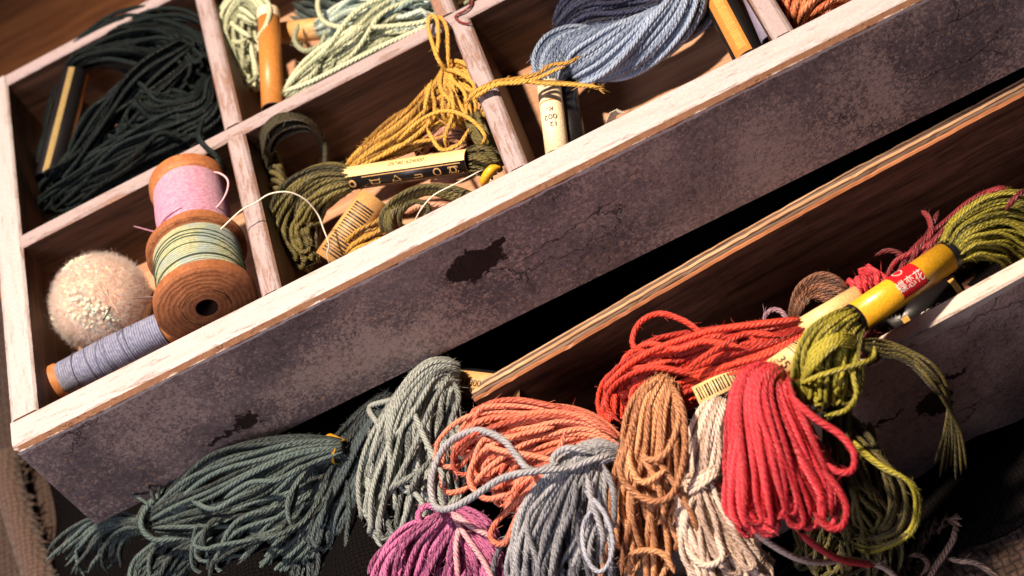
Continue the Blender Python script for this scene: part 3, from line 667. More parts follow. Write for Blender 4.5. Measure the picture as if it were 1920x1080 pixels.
# brown skein over the drawer front
s = skein(P(1220, 900, -45), 'copper brown floss skein with a big open loop over the drawer front')
tail(s, [(1248, 712, -20, 22, 1.6), (1228, 770, -20, 46, 2.6), (1222, 850, -23, 60, 3.2), (1216, 940, -28, 66, 3.2), (1212, 1030, -34, 74, 3.0), (1206, 1110, -39, 84, 3.0)], 26, .66, TH['brown'], 71, wander=.26, reach=.5, fill=.1)
loose(s, [(1231, 713, -17), (1202, 750, -17), (1176, 835, -18), (1163, 884, -20), (1186, 921, -22), (1227, 941, -23), (1264, 921, -22), (1284, 844, -19), (1278, 762, -17), (1255, 717, -17)], .72, TH['brown'])
for pp in ([(1262, 730, -17), (1272, 790, -17), (1248, 850, -18.5), (1215, 862, -19), (1205, 845, -19)], [(1190, 790, -17.5), (1180, 860, -19), (1205, 905, -21), (1250, 880, -20)], [(1200, 850, -19), (1225, 890, -21), (1240, 935, -24), (1220, 950, -25)], [(1178, 1039, -29), (1210, 1032, -30), (1245, 1040, -31), (1265, 1075, -33)], [(1230, 860, -19.5), (1260, 900, -22), (1290, 950, -25), (1310, 1000, -28)],
           [(1170, 900, -23), (1165, 960, -26), (1185, 1010, -29), (1180, 1080, -32)], [(1195, 960, -26), (1175, 1010, -28), (1165, 1080, -32)]):
    loose(s, pp, .66, TH['brown'])
# cream skein
s = skein(P(1330, 930, -45), 'cream white floss skein wrapped once round its middle, beside the pink-red skein')
tail(s, [(1350, 750, -22, 20, 1.6), (1335, 790, -22, 32, 2.4), (1322, 850, -24, 36, 2.6), (1312, 905, -26, 32, 2.6)], 18, .66, TH['cream'], 81, loop=False, wander=.1, reach=.02, fill=.25)
tail(s, [(1310, 895, -26, 30, 2.4), (1322, 960, -29, 46, 2.8), (1350, 1030, -33, 62, 3.0), (1390, 1110, -38, 70, 3.0)], 28, .66, TH['cream'], 82, loop=True, wander=.2, reach=.2, fill=.15)
for k in range(4):
    y = 886 + k * 9; loose(s, [(1284 + k * 3, y + 30, -30), (1283, y + 10 + k * 3, -25.5), (1310, y + 2, -23.8), (1342, y - 12 - k * 3, -24.2), (1356, y - 22, -29)], .52, TH['cream'])
loose(s, [(1300, 930, -24), (1285, 980, -27), (1290, 1030, -30), (1320, 1060, -31), (1355, 1045, -30), (1340, 1000, -29)], .7, TH['cream'])
loose(s, [(1380, 970, -31), (1430, 1010, -33), (1490, 1045, -37), (1540, 1055, -42), (1600, 1050, -48), (1660, 1065, -55), (1690, 1100, -60)], .66, TH['cream'])
# red-orange skein inside the drawer
s = skein(P(1330, 680, -60), 'scarlet orange floss skein lying inside the drawer with a cream sleeve')
tail(s, [(1505, 618, -22, 20, 2.0), (1430, 648, -21, 42, 3.2), (1330, 678, -22, 54, 3.8), (1230, 715, -24, 58, 4.0), (1165, 758, -27, 42, 3.0)], 34, .66, TH['redorange'], 91, wander=.18, reach=.25, fill=.2)
tail(s, [(1200, 700, -31, 30, 2.4), (1170, 740, -31, 40, 3.0), (1165, 790, -32, 32, 2.6)], 14, .66, TH['redorange'], 92, wander=.18, fill=.2)
for pp in ([(1420, 640, -18), (1380, 614, -17), (1333, 633, -16.5), (1285, 603, -16), (1237, 588, -16.5), (1198, 607, -17), (1187, 648, -18), (1225, 662, -18), (1290, 650, -17.5)], [(1390, 650, -17), (1320, 640, -16), (1270, 655, -16.5), (1215, 645, -18), (1168, 676, -20), (1200, 690, -19), (1260, 675, -18)],
           [(1460, 630, -18), (1400, 625, -17), (1350, 650, -16), (1290, 690, -17)], [(1300, 700, -18), (1220, 690, -18), (1155, 720, -21), (1138, 760, -24), (1160, 790, -26)]):
    loose(s, pp, .66, TH['redorange'])
bd = Band(s, P(1500, 622, -22), P(1612, 556, -23), 2.0, 2.1, m_cream)
# pink-red skein over the drawer front, numbered sleeve
s = skein(P(1470, 850, -40), 'bright pink-red floss skein hanging in a fat loop from a cream sleeve marked 35')
tail(s, [(1452, 697, -16.5, 20, 1.9), (1430, 724, -15, 44, 3.6), (1430, 770, -16, 62, 4.4), (1448, 850, -20, 80, 4.8), (1470, 925, -25, 98, 4.6), (1486, 985, -29, 84, 3.6)], 40, .72, TH['pinkred'], 101, wander=.08, reach=.12, jit=.12, fill=.45)
for pp in ([(1478, 740, -12.5), (1525, 782, -14), (1575, 815, -16), (1602, 850, -18), (1598, 882, -20), (1572, 885, -20), (1550, 868, -19)], [(1540, 880, -19), (1570, 915, -21), (1588, 955, -23), (1578, 988, -25), (1550, 988, -25), (1525, 960, -23)],
           [(1400, 740, -13), (1385, 820, -16), (1372, 900, -20), (1372, 960, -23), (1390, 990, -25)], [(1500, 1000, -30), (1540, 1030, -36), (1580, 1050, -42), (1640, 1060, -50)]):
    loose(s, pp, .74, TH['pinkred'])
bd = Band(s, P(1447, 699, -16.5), P(1606, 592, -19.5), 2.0, 2.15, m_cream, m_cream)
bd.barcode(4.4, 12.2, -1.35, .05, m_ink, 8, True, .14, .36); bd.text('35', 2.2, 2.0, -.2, m_ink, 'r', sx=1.0); bd.text('6110', 1.5, 4.6, .75, m_ink, 'r')
tail(s, [(1650, 575, -29, 24, 2.0), (1640, 540, -28, 34, 2.2), (1615, 525, -28, 26, 2.2)], 10, .66, TH['pinkred'], 103, wander=.15, fill=.2)
for k in range(5): loose(s, [(1604 + k * 12, 568 - k * 6, -27), (1600 + k * 11, 540 - k * 2, -25.5), (1594 + k * 13, 526 - k * 3, -25.5), (1585 + k * 14, 540 - k * 2, -27)], .7, TH['pinkred'])
# olive skein: yellow sleeve with a red label, over the drawer rim
s = skein(P(1600, 620, -50), 'olive green floss skein in a bright yellow sleeve with a red label')
bd = Band(s, P(1597, 603, -19.5), P(1784, 476, -26), 2.55, 2.7, m_yel, m_blk)
bd.patch('end_stripe', 0, 1.1, -1.9, 1.9, m_blk, .04, 2, 24); bd.patch('end_stripe', bd.L - 1.3, bd.L, -1.9, 1.9, m_blk, .04, 2, 24)
bd.patch('edge_line', .5, bd.L - .8, 1.15, 1.22, m_ink, .04, 2, 2)
LX = bd.L * .525
lab = bd.patch('red_label', LX - 2.75, LX + 2.75, -1.5, .75, m_red, .05, 2, 20)
bd.text('\u8776\u604b\u82b1', 2.2, LX - .2, .02, m_wht, 1, .09, sx=.9)
bd.patch('gold_line', LX + 2.4, LX + 3.3, .58, .66, m_ink, .07, 1, 2)
v = []; f = []
for i in range(25):                                     # ring of the emblem on the label
    a = 2 * math.pi * i / 24
    for q in (.95, .78): v.append(bd.at(LX - .6 + q * math.cos(a), -1.12 + q * math.sin(a) / bd.r2, .09))
f = [(2 * i, 2 * i + 1, 2 * i + 3, 2 * i + 2) for i in range(24)]
mesh_obj('label_emblem', v, f, m_wht, bd.o)
tail(s, [(1600, 600, -19.5, 22, 2.1), (1578, 620, -18, 36, 2.8), (1553, 660, -17.5, 54, 3.6), (1546, 715, -20, 58, 3.6), (1548, 765, -22.5, 46, 3.0)], 34, .5, TH['olive'], 111, wander=.1, reach=.15, fill=.35)
tail(s, [(1570, 755, -26, 22, 1.8), (1572, 830, -30, 24, 2.0), (1588, 910, -37, 40, 2.2), (1625, 1000, -46, 46, 2.2)], 16, .48, TH['dkolive'], 112, wander=.25, reach=.1, fill=.2)
tail(s, [(1780, 479, -25.9, 23, 2.2), (1816, 446, -27, 42, 3.2), (1880, 430, -31, 64, 3.6), (1950, 455, -36, 76, 3.6), (2010, 500, -40, 74, 3.6)], 54, .42, TH['olive'], 113, wander=.12, reach=.1, fill=.3)
for k in range(5):                                      # strands wrapped round its neck
    loose(s, [(1612, 632 + k * 5, -19), (1570, 628 + k * 5, -13.6), (1528, 650 + k * 9, -13.5), (1500, 690 + k * 8, -18)], .5, TH['olive'])
for pp in ([(1500, 720, -16), (1550, 700, -14.5), (1620, 680, -17), (1638, 670, -20), (1636, 650, -21), (1620, 640, -20), (1570, 640, -15)], [(1610, 640, -19), (1600, 700, -17), (1606, 740, -18), (1585, 770, -20), (1545, 780, -20)]):
    loose(s, pp, .55, TH['olive'])
for k in range(7):                                      # thin ends trailing over the drawer front
    d = k * 4.0; q = ((k * 3) % 7 - 3) * 5
    loose(s, [(1600, 645 + q * .4, -17), (1650, 642 + d + q * .3, -22), (1700, 655 + d, -25), (1750, 700 + d + q, -28), (1778, 750 + q, -33), (1786 + q, 810, -40), (1782 + q * 2, 870 + k * 5, -47)], .30, TH['dkolive'])
for k in range(9):
    q = (k - 4) * 7.0 + 5 * math.sin(k * 2.3); kk = ((k * 5) % 9) * .5
    loose(s, [(1590, 800 + q, -28 - kk), (1642 + q * .3, 850 + q, -30 - kk), (1684 + q, 895 + q * .4, -33 - kk), (1698 + q, 945, -37 - kk), (1684 + q, 992 + q * .3, -43), (1640, 1008 + q, -47), (1600, 1000 + q, -48)], .46, TH['olive' if k in (6, 8) else 'dkolive'])
loose(s, [(1605, 890, -36), (1640, 920, -42), (1670, 965, -47), (1680, 985, -48)], .45, TH['mauve'])
tail(s, [(1600, 800, -36, 30, 2), (1600, 900, -46, 60, 2.4), (1590, 1000, -54, 80, 2.4), (1560, 1090, -58, 90, 2.4)], 20, .5, TH['dkolive'], 114, wander=.3, fill=.1)
# skeins deeper in the drawer
s = skein(P(1540, 570, -62), 'dark brown floss skein curling up inside the drawer behind the sleeves')
for k in range(9):
    a = k * 7
    loose(s, [(1482 + a * .4, 625 - a * .2, -34), (1484 + a * .3, 575 + a * .2, -27), (1500 + a * .4, 535 + a * .4, -24 - k * .3), (1540 + a * .1, 513 + a * .9, -23 - k * .4), (1580, 530 + a * .8, -25 - k * .4), (1602, 575 + a * .5, -30)], .55, TH['dkbrown'])
loose(s, [(1432, 610, -28), (1436, 590, -27), (1455, 580, -26.5), (1472, 592, -27), (1482, 615, -28)], .6, TH['mauve'])
s = skein(P(1710, 470, -64), 'crimson floss skein half hidden behind the olive skein in the drawer')
for k, pp in enumerate([[(1690, 530, -30), (1715, 480, -26), (1745, 430, -26), (1760, 395, -28)], [(1725, 470, -28), (1745, 440, -25), (1742, 410, -26), (1728, 395, -28)], [(1660, 530, -30), (1680, 490, -27), (1720, 470, -26), (1765, 445, -26)], [(1735, 490, -28), (1752, 450, -25), (1790, 420, -27)], [(1885, 395, -26), (1900, 375, -24), (1925, 352, -25)], [(1840, 370, -28), (1870, 355, -27), (1895, 360, -28)], [(1640, 480, -32), (1665, 470, -31), (1690, 478, -31), (1705, 500, -32)]]):
    loose(s, pp, .62, TH['magenta'])
tail(s, [(1690, 560, -34, 30, 2), (1740, 480, -36, 50, 3), (1820, 430, -40, 60, 3), (1920, 390, -44, 60, 3)], 4, .6, TH['magenta'], 123, wander=.3, fill=.1)
s = skein(P(1720, 590, -64), 'floss skein in a black and gold sleeve marked COLO against the drawer front')
bd = Band(s, P(1640, 638, -34.5), P(1800, 542, -36), 2.6, 2.9, m_blk, m_gold)
bd.patch('gold_block', 5.3, 6.6, -.3, .75, m_gold); bd.text('COLO', 1.5, 10.6, .22, m_wht, 1); bd.patch('gold_tip', bd.L - 1.6, bd.L - .5, -.9, .3, m_gold)
bd.patch('white_line', 2.6, 2.75, -.2, .7, m_wht, .06, 1, 6)
tail(s, [(1650, 632, -29, 30, 2.8), (1620, 655, -30, 30, 2.6), (1580, 690, -33, 26, 2.4)], 10, .6, TH['magenta'], 131, fill=.2)
s = skein(P(1350, 735, -50), 'small black sleeve with cream barcode between the brown and cream skeins')
bd = Band(s, P(1308, 750, -22), P(1398, 706, -22.5), 2.2, 2.4, m_cream, m_blk)
bd.patch('black_side', 0, bd.L, .35, 1.7, m_blk); bd.barcode(.5, bd.L - .4, -.9, .1, m_ink, 9, True, .16, .38)
tail(s, [(1395, 708, -22.5, 18, 1.8), (1430, 690, -23, 22, 2.0), (1470, 672, -25, 22, 2)], 8, .6, TH['cream'], 141, loop=False, fill=.2)
# tan crocheted cord on the burlap
s = thing('crocheted_cord', P(1730, 1040, -68), 'tan crocheted cord end with frayed tips on the burlap', 'cord')
cc = [(1640, 1100), (1690, 1060), (1725, 1030), (1742, 1000), (1760, 985), (1785, 975)]
for k, off in enumerate((-11, 0, 11)):
    pts, _ = spline([(a, b + off) for a, b in cc], n=40)
    loose(s, [(a + 7 * math.cos(i * 1.4 + k * 2), b + 7 * math.sin(i * 1.4 + k * 2), -66.5 + 1.2 * math.sin(i * 1.4 + k)) for i, (a, b) in enumerate(pts)], .42, TH['tan'], 'crochet_strand', .7, 6)
for k in range(8): loose(s, [(1775, 978, -66), (1788, 970 + k * 2, -65), (1796 + (k % 3) * 4, 962 + k * 5, -64)], .3, TH['tan'], 'frayed_tip', .6, 5)
loose(s, [(1790, 985, -66), (1788, 1010, -66), (1770, 1040, -66), (1750, 1070, -66), (1735, 1110, -66)], .75, TH['tan'], 'crochet_strand')
loose(s, [(1700, 1045, -64), (1715, 1040, -63), (1732, 1045, -63.5), (1740, 1062, -65), (1725, 1080, -66)], .6, TH['tan'], 'crochet_strand')
s = thing('loose_yarn', P(1820, 1055, -69), 'pale tan yarn end curving over the burlap', 'yarn')
loose(s, [(1772, 1045, -68), (1800, 1052, -67.5), (1828, 1055, -67), (1850, 1068, -67), (1875, 1090, -67.5), (1890, 1120, -68)], .62, TH['cream'])

# ================================================================== IN THE COMPARTMENTS
def lathe(name, prof, cen, axis, mat, parent, n=56, smooth=True, cap=False):
    """prof = (distance along axis, radius)"""
    a = np.array(axis, float); a /= np.linalg.norm(a); up = np.array([0, 0, 1.0]); e1 = up - a * (up @ a); e1 /= np.linalg.norm(e1); e2 = np.cross(a, e1)
    v = [np.array(cen) + a * d + r * (math.cos(2 * math.pi * i / n) * e1 + math.sin(2 * math.pi * i / n) * e2) for d, r in prof for i in range(n)]
    f = [(k * n + i, k * n + (i + 1) % n, (k + 1) * n + (i + 1) % n, (k + 1) * n + i) for k in range(len(prof) - 1) for i in range(n)]
    o = mesh_obj(name, v, f, mat, parent, smooth=smooth)
    if smooth:
        me = o.data; me.set_sharp_from_angle(angle=math.radians(38)) if hasattr(me, 'set_sharp_from_angle') else None
    return o
def spool_wood(name, c1, c2, cen, axis):
    g = G(name); p = g.mm(); rel = g.vec('SUBTRACT', p, tuple(float(x) for x in cen))
    ax = np.array(axis, float) / np.linalg.norm(axis)
    al = g.vec('DOT_PRODUCT', rel, tuple(float(x) for x in ax)); l2 = g.vec('LENGTH', rel, (0, 0, 0))
    rad = g.math('SQRT', g.math('MAXIMUM', g.math('SUBTRACT', g.math('MULTIPLY', l2, l2), g.math('MULTIPLY', al, al)), 0.0))
    n = g.noise(p, .5, 4, .65); w = g.math('SINE', g.math('MULTIPLY', g.math('ADD', rad, g.math('MULTIPLY', n, 1.4)), 6.5))
    n2 = g.noise(g.vec('MULTIPLY', p, (2.2, .5, 1.2)), 1.3, 4, .7)
    f = g.math('ADD', g.math('MULTIPLY', w, .045), g.math('ADD', g.math('MULTIPLY', n, .5), g.math('MULTIPLY', n2, .5)))
    col = g.mix(g.step(f, .25, .8), c1, c2)
    crack = g.step(g.math('ABSOLUTE', g.math('SUBTRACT', rad, g.math('ADD', 4.0, g.math('MULTIPLY', n, .9)))), .16, .05)
    col = g.mix(g.math('MULTIPLY', crack, g.step(g.noise(p, .4, 2), .45, .55)), col, (.02, .01, .006))
    return g.out(col, .55, g.bump(g.math('ADD', f, g.math('MULTIPLY', w, .12)), .6, .25), .3)

FR = 9.7
c0 = Py(388, 577, 4.2); ax = np.array([-.0, 1.0, -.02]); ax /= np.linalg.norm(ax)
w1 = spool_wood('spool_wood_large', (.20, .062, .024), (.48, .20, .085), c0, ax)
s = thing('thread_spool', c0 - np.array([0, -9, FR]), 'large wooden spool of pale green sewing thread showing its bored end', 'spool', 'wooden thread spools')
SL = 17.0
fl = [(0, 2.1), (0, FR - .7), (.5, FR), (2.6, FR), (4.3, FR - 1.7)]
lathe('flange', fl, c0, ax, w1, s); lathe('flange', [(SL - 2.6, FR - 1.9), (SL - 1.9, FR - .1), (SL - .4, FR - .1), (SL, FR - .6), (SL, 2)], c0, ax, w1, s)
rng = np.random.default_rng(9)
hp = [(0, 2.1), (.4, 1.95), (SL, 1.95)]
lathe('bore', hp, c0, ax, plain('bore_dark', (.03, .012, .006), .8), s, 24)
m_pg = fine_thread_mat('thread_palegreen', (.36, .40, .22), (.52, .54, .33), 1.9, c0, ax, (.33, .42, .40))
lathe('thread_winding', [(3.9, FR - 1.9), (5, FR - 1.35), (9, FR - 1.15), (13, FR - 1.2), (SL - 2.2, FR - 1.3)], c0, ax, m_pg, s)
e1 = np.array([0, 0, 1.0]) - ax * ax[2]; e1 /= np.linalg.norm(e1); e2 = np.cross(ax, e1)
m_dt = plain('thread_darkgreen', (.05, .08, .05), .6)
for d0, d1, rr in ((6.0, 9.2, .13), (7.0, 11.2, .13), (8.6, 11.9, .12), (10.4, 12.9, .12), (5.2, 5.8, .11)):
    tube('crossing_thread', [c0 + ax * (d0 + (d1 - d0) * math.sin((k / 16) * math.pi)) + (FR - 1.12) * (math.cos((k / 16 - .5) * math.pi * 1.1) * e1 + math.sin((k / 16 - .5) * math.pi * 1.1) * e2) for k in range(17)], rr, m_dt, s, 5, .8)
# pink spool behind it
PR = 7.7
c1_ = np.array([c0[0] + .5, c0[1] + SL + .2, c0[2] - .2]); ax1 = np.array([.0, 1.0, -.06]); ax1 /= np.linalg.norm(ax1)
s = thing('thread_spool', c1_ - np.array([0, -8, PR + 1.5]), 'wooden spool of pink sewing thread behind the pale green spool', 'spool', 'wooden thread spools')
w2 = spool_wood('spool_wood_small', (.28, .092, .03), (.55, .235, .095), c1_, ax1)
lathe('flange', [(0, 1.5), (0, PR - .5), (.4, PR), (1.4, PR), (2.4, PR - 1)], c1_, ax1, w2, s)
lathe('flange', [(16.6, PR - .9), (17.6, PR + .1), (19.4, PR + .1), (19.8, PR - .4), (19.8, 1.5)], c1_, ax1, w2, s)
m_pk = fine_thread_mat('thread_pink', (.62, .26, .44), (.78, .42, .58), 2.2, c1_, ax1)
lathe('thread_winding', [(2.2, PR - .9), (3, PR - .55), (9, PR - .35), (16, PR - .5), (16.8, PR - .9)], c1_, ax1, m_pk, s)
e1 = np.array([0, 0, 1.0]) - ax1 * ax1[2]; e1 /= np.linalg.norm(e1); e2 = np.cross(ax1, e1)
tube('thread_end', [c1_ + ax1 * (2.6 + k * .12) + (PR - .2) * (math.cos(-1.4 + k * .22) * e1 + math.sin(-1.4 + k * .22) * e2) for k in range(8)], .16, m_pk, s, 5, .6)
loose(s, [(385, 405, 1.0), (410, 385, 2.4), (425, 360, 2.6), (427, 338, 2.2), (412, 325, 1.0), (390, 322, -1.0)], .20, plain('thread_pale_pink', (.72, .48, .56), .5), 'thread_end', .5, 6)
loose(s, [(298, 436, -3), (280, 432, -4), (262, 427, -6), (250, 424, -8)], .12, m_pk, 'thread_end', .8, 5)
# lavender spool against the front wall
LR = 3.75
q0, q1 = P(98, 722, FL + LR + 6.2), P(326, 608, FL + LR + 6.0)
q0[1] = max(q0[1], LR + .4); q1[1] = max(q1[1], LR + .6); axl = (q1 - q0); LL = np.linalg.norm(axl); axl /= LL
s = thing('thread_spool', (q0 + q1) / 2 - np.array([0, 0, LR]), 'slim wooden spool of lavender blue sewing thread along the front rim', 'spool', 'wooden thread spools')
w3 = spool_wood('spool_wood_slim', (.32, .105, .034), (.60, .26, .10), q0, axl)
lathe('flange', [(-.2, .9), (-.2, LR - .35), (.1, LR), (2.0, LR - .05), (2.7, LR - .5)], q0, axl, w3, s, 40)
lathe('flange', [(LL - 2, LR - .8), (LL - 1.4, LR), (LL, LR), (LL, 0.5)], q0, axl, w3, s, 40)
m_lv = fine_thread_mat('thread_lavender', (.18, .20, .34), (.31, .34, .49), 2.0, q0, axl)
lathe('thread_winding', [(2.3, LR - .55), (3, LR - .25), (LL * .5, LR + .05), (LL - 2, LR - .3)], q0, axl, m_lv, s, 40)
e1 = np.array([0, 0, 1.0]) - axl * axl[2]; e1 /= np.linalg.norm(e1); e2 = np.cross(axl, e1)
for d in (6.5, 9.4, 12.0, 12.7, 13.3, 13.6, 16.8, 18.0):
    sl = rng.normal() * .6
    tube('crossing_thread', [q0 + axl * (d + sl * math.sin(a)) + (LR + .02) * (math.cos(a) * e1 + math.sin(a) * e2) for a in np.linspace(-1.8, 1.8, 14)], .10, plain('thread_slate', (.10, .10, .16), .6), s, 5, .7)
# cream wool pompom, used as a pincushion
pc = P(188, 566, -8.6); pc[1] = max(pc[1], 13.5); PRD = 10.3
s = thing('wool_pompom', pc - np.array([0, 0, PRD]), 'fluffy cream wool pompom holding needles in the corner compartment', 'pompom')
g = G('cream_wool'); p = g.mm(); n = g.noise(p, 1.6, 4, .7); m_wool = g.out(g.mix(g.step(n, .3, .7), (.80, .58, .46), (.90, .70, .58)), .9, g.bump(n, .3, .3), .1, .3)
V, Fc = [], []; nt = 2300
for i in range(nt):
    zz = 1 - 2 * (i + .5) / nt; a = i * 2.399963; rr = math.sqrt(1 - zz * zz); d = np.array([rr * math.cos(a), rr * math.sin(a), zz]) + rng.normal(size=3) * .10
    d /= np.linalg.norm(d); d2 = d * np.array([1.0, 1.0, .95])
    side = np.cross(d, rng.normal(size=3)); side /= np.linalg.norm(side); s2 = np.cross(d, side)
    L = PRD * (.87 + .05 * math.sin(5 * d[0] + 3 * d[2]) + .05 * math.sin(4 * d[1] - 3 * d[2] + 1) + .03 * math.sin(11 * d[0] + 9 * d[1]) + rng.normal() * .018); b = len(V); w = .46 + rng.random() * .2
    bend = rng.normal() * .7 * side + rng.normal() * .7 * s2
    prof_ = ((.74, .75), (.88, 1.0), (.95, .96), (.985, .72), (1.0, .30))
    for k, (t, q) in enumerate(prof_):
        for j in range(5):
            an = 2 * math.pi * j / 5; V.append(pc + d2 * L * t + bend * (t - .7) * 2.2 + w * q * (math.cos(an) * side + math.sin(an) * s2))
    for k in range(4):
        for j in range(5): Fc.append((b + k * 5 + j, b + k * 5 + (j + 1) % 5, b + (k + 1) * 5 + (j + 1) % 5, b + (k + 1) * 5 + j))
    Fc.append(tuple(b + 20 + j for j in range(5)))
o = mesh_obj('wool_tufts', V, Fc, m_wool, s, smooth=True); o['kind'] = 'stuff'
m_wool.node_tree.nodes['Principled BSDF'].inputs['Subsurface Weight'].default_value = .7; m_wool.node_tree.nodes['Principled BSDF'].inputs['Subsurface Scale'].default_value = .0022
n = 24
V = [pc + PRD * .9 * np.array([math.sin(math.pi * i / 12) * math.cos(2 * math.pi * j / n), math.sin(math.pi * i / 12) * math.sin(2 * math.pi * j / n), .95 * math.cos(math.pi * i / 12)]) for i in range(13) for j in range(n)]
mesh_obj('wool_core', V, [(i * n + j, i * n + (j + 1) % n, (i + 1) * n + (j + 1) % n, (i + 1) * n + j) for i in range(12) for j in range(n)], m_wool, s)
nf = 13000; d = rng.normal(size=(nf, 3)); d /= np.linalg.norm(d, axis=1)[:, None]
tang = np.cross(d, rng.normal(size=(nf, 3))); tang /= np.linalg.norm(tang, axis=1)[:, None]; bi = np.cross(d, tang); V = []
len_ = PRD * rng.uniform(.05, .14, (nf, 1)); amp = rng.normal(size=(nf, 1)) * 1.7; amp2 = rng.normal(size=(nf, 1)) * .5
for t in (0, .5, 1):
    cpt = pc + d * np.array([1, 1, .95]) * PRD * .88 + d * len_ * t + tang * amp * t + bi * amp2 * t * t
    for a in (0, 2.094, 4.189): V.append(cpt + (.042 - .026 * t) * (math.cos(a) * tang + math.sin(a) * bi))
V = np.stack(V, 1).reshape(-1, 3); b = np.arange(nf) * 9
o = raw_mesh('wool_fibres', V, np.concatenate([np.stack([b + 3 * k + j, b + 3 * k + (j + 1) % 3, b + 3 * k + 3 + (j + 1) % 3, b + 3 * k + 3 + j], 1) for k in (0, 1) for j in range(3)]), m_wool, s); o['kind'] = 'stuff'
m_steel = plain('needle_steel', (.16, .11, .09), .3, .5, 1.0)
for k, (a, b) in enumerate((((200, 550), (222, 588)), ((194, 600), (208, 576)), ((252, 558), (300, 556)))):
    nd = thing('sewing_needle', P(*a, 0), ('dark needle with an eye stuck into the front of the pompom', 'short needle stuck into the pompom below the eyed needle', 'needle lying across the pompom towards the pale green spool')[k], 'needle', 'needles in the pompom')
    A, B = P(*a, [1.2, .2, .6][k]), P(*b, [-1.0, -1.0, -.3][k])
    tube('shaft', [A, (A + B) / 2, B], .13, m_steel, nd, 6, 1.0)
    if k == 0:
        e = (B - A) / np.linalg.norm(B - A); sd = np.cross(e, np.array([0, 0, 1.0]))
        tube('eye', [A + e * (.0 + 1.3 * math.cos(t)) - e * 1.1 + sd * .42 * math.sin(t) for t in np.linspace(0, 2 * math.pi, 13)], .15, m_steel, nd, 6, .3)
s = thing('fine_thread', P(500, 370, 4), 'fine cream thread arching from the pale green spool over the divider', 'thread')
loose(s, [(352, 492, 2.2), (400, 444, 3.0), (450, 396, 4.5), (478, 381, 4.2), (505, 364, 4.6), (540, 360, 3.4), (572, 374, .6), (596, 402, -3), (606, 428, -5), (617, 458, -7.5), (613, 476, -9), (617, 494, -10.5)], .16, m_white, 'strand', .8, 6)

# --- front middle compartment: dark olive and gold skeins
s = skein(P(600, 400, FL), 'dark olive floss skein in a black sleeve with printed care symbols')
bd = Band(s, P(648, 336, -6.5), P(880, 302, -6.0), 2.15, 2.3, m_blk, m_ivory)
bd.patch('cream_strip', 0, bd.L, -1.5, -.15, m_cream, .05, 2, 8)
bd.text('0974016240001', 1.3, bd.L * .55, -.72, m_ink, 1)
XS = 2.0
v, f = [], []
def ring(cx, cth, r0, r1, n=20):
    b = len(v)
    for i in range(n + 1):
        a = 2 * math.pi * i / n
        for q in (r0, r1): v.append(bd.at(cx + q * math.cos(a), cth + q * math.sin(a) / bd.r2, .07))
    f.extend([(b + 2 * i, b + 2 * i + 1, b + 2 * i + 3, b + 2 * i + 2) for i in range(n)])
def bar(x0, t0, x1, t1, w):
    d = np.array([x1 - x0, (t1 - t0) * bd.r2]); d /= np.linalg.norm(d); nx, ny = -d[1] * w, d[0] * w / bd.r2; b = len(v)
    v.extend([bd.at(x0 + nx, t0 + ny, .07), bd.at(x1 + nx, t1 + ny, .07), bd.at(x1 - nx, t1 - ny, .07), bd.at(x0 - nx, t0 - ny, .07)]); f.append((b, b + 1, b + 2, b + 3))
ring(XS + .4, .50, .45, .85)
x0, x1, t0, t1 = XS + 2.8, bd.L - 1.0, .02, 1.02
for a in ((x0, t0, x1, t0), (x0, t1, x1, t1), (x0, t0, x0, t1), (x1, t0, x1, t1)): bar(*a, .09)
m4 = [x0 + (x1 - x0) * k for k in (.12, .34, .56, .76, .92)]
for a in ((m4[0] - 1, 0.05, m4[0] - .7, .55), (m4[0] - .7, .55, m4[0] + .9, .55), (m4[0] + .9, .55, m4[0] + 1.2, .05), (m4[0] - .9, .18, m4[0] + 1.1, .18),
          (m4[1] - .9, .55, m4[1], .02), (m4[1], .02, m4[1] + .9, .55), (m4[1] - .9, .55, m4[1] + .9, .55), (m4[2] - .9, .5, m4[2] + .9, .5), (m4[2] - .6, .25, m4[2] + .9, .25), (m4[2] + .9, .25, m4[2] + .9, .5)): bar(a[0], a[1] + .24, a[2], a[3] + .24, .10)
ring(m4[3], .52, .6, .85); ring(m4[4], .52, .5, .75)
for a in ((m4[4] - .95, 0.0, m4[4] + .95, 0.0), (m4[4] - .95, .58, m4[4] + .95, .58), (m4[4] - .95, 0, m4[4] - .95, .58), (m4[4] + .95, 0, m4[4] + .95, .58)): bar(a[0], a[1] + .24, a[2], a[3] + .24, .09)
mesh_obj('care_symbols', v, f, plain('print_brass', (.50, .30, .12), .4), bd.o)
tail(s, [(660, 336, -6.5, 19, 2.0), (610, 345, -6, 34, 3.0), (565, 378, -7, 42, 3.4), (545, 425, -9, 42, 3.4), (560, 470, -11, 32, 2.6), (585, 500, -12, 18, 1.8)], 26, .62, TH['dkolive'], 201, wander=.2, reach=.2, fill=.2)
tail(s, [(878, 302, -6, 24, 2.6), (905, 300, -7, 26, 2.4), (930, 310, -9, 20, 2.0)], 10, .6, TH['dkolive'], 202, fill=.2)
for k in range(6):
    d = k * 4
    loose(s, [(716 + d, 436 + d * .3, -9), (716 + d, 404, -6), (742 + d, 372 + d * .4, -4 - k * .4), (790 + d * .6, 350 + d * .6, -3.5 - k * .4), (848, 352 + d, -4 - k * .4), (905, 372 + d, -6.5)], .62, TH['dkolive'])
loose(s, [(752, 430, -7), (750, 400, -4), (775, 378, -3.5), (805, 388, -4.5), (790, 415, -6), (760, 432, -8)], .6, TH['dkolive'])
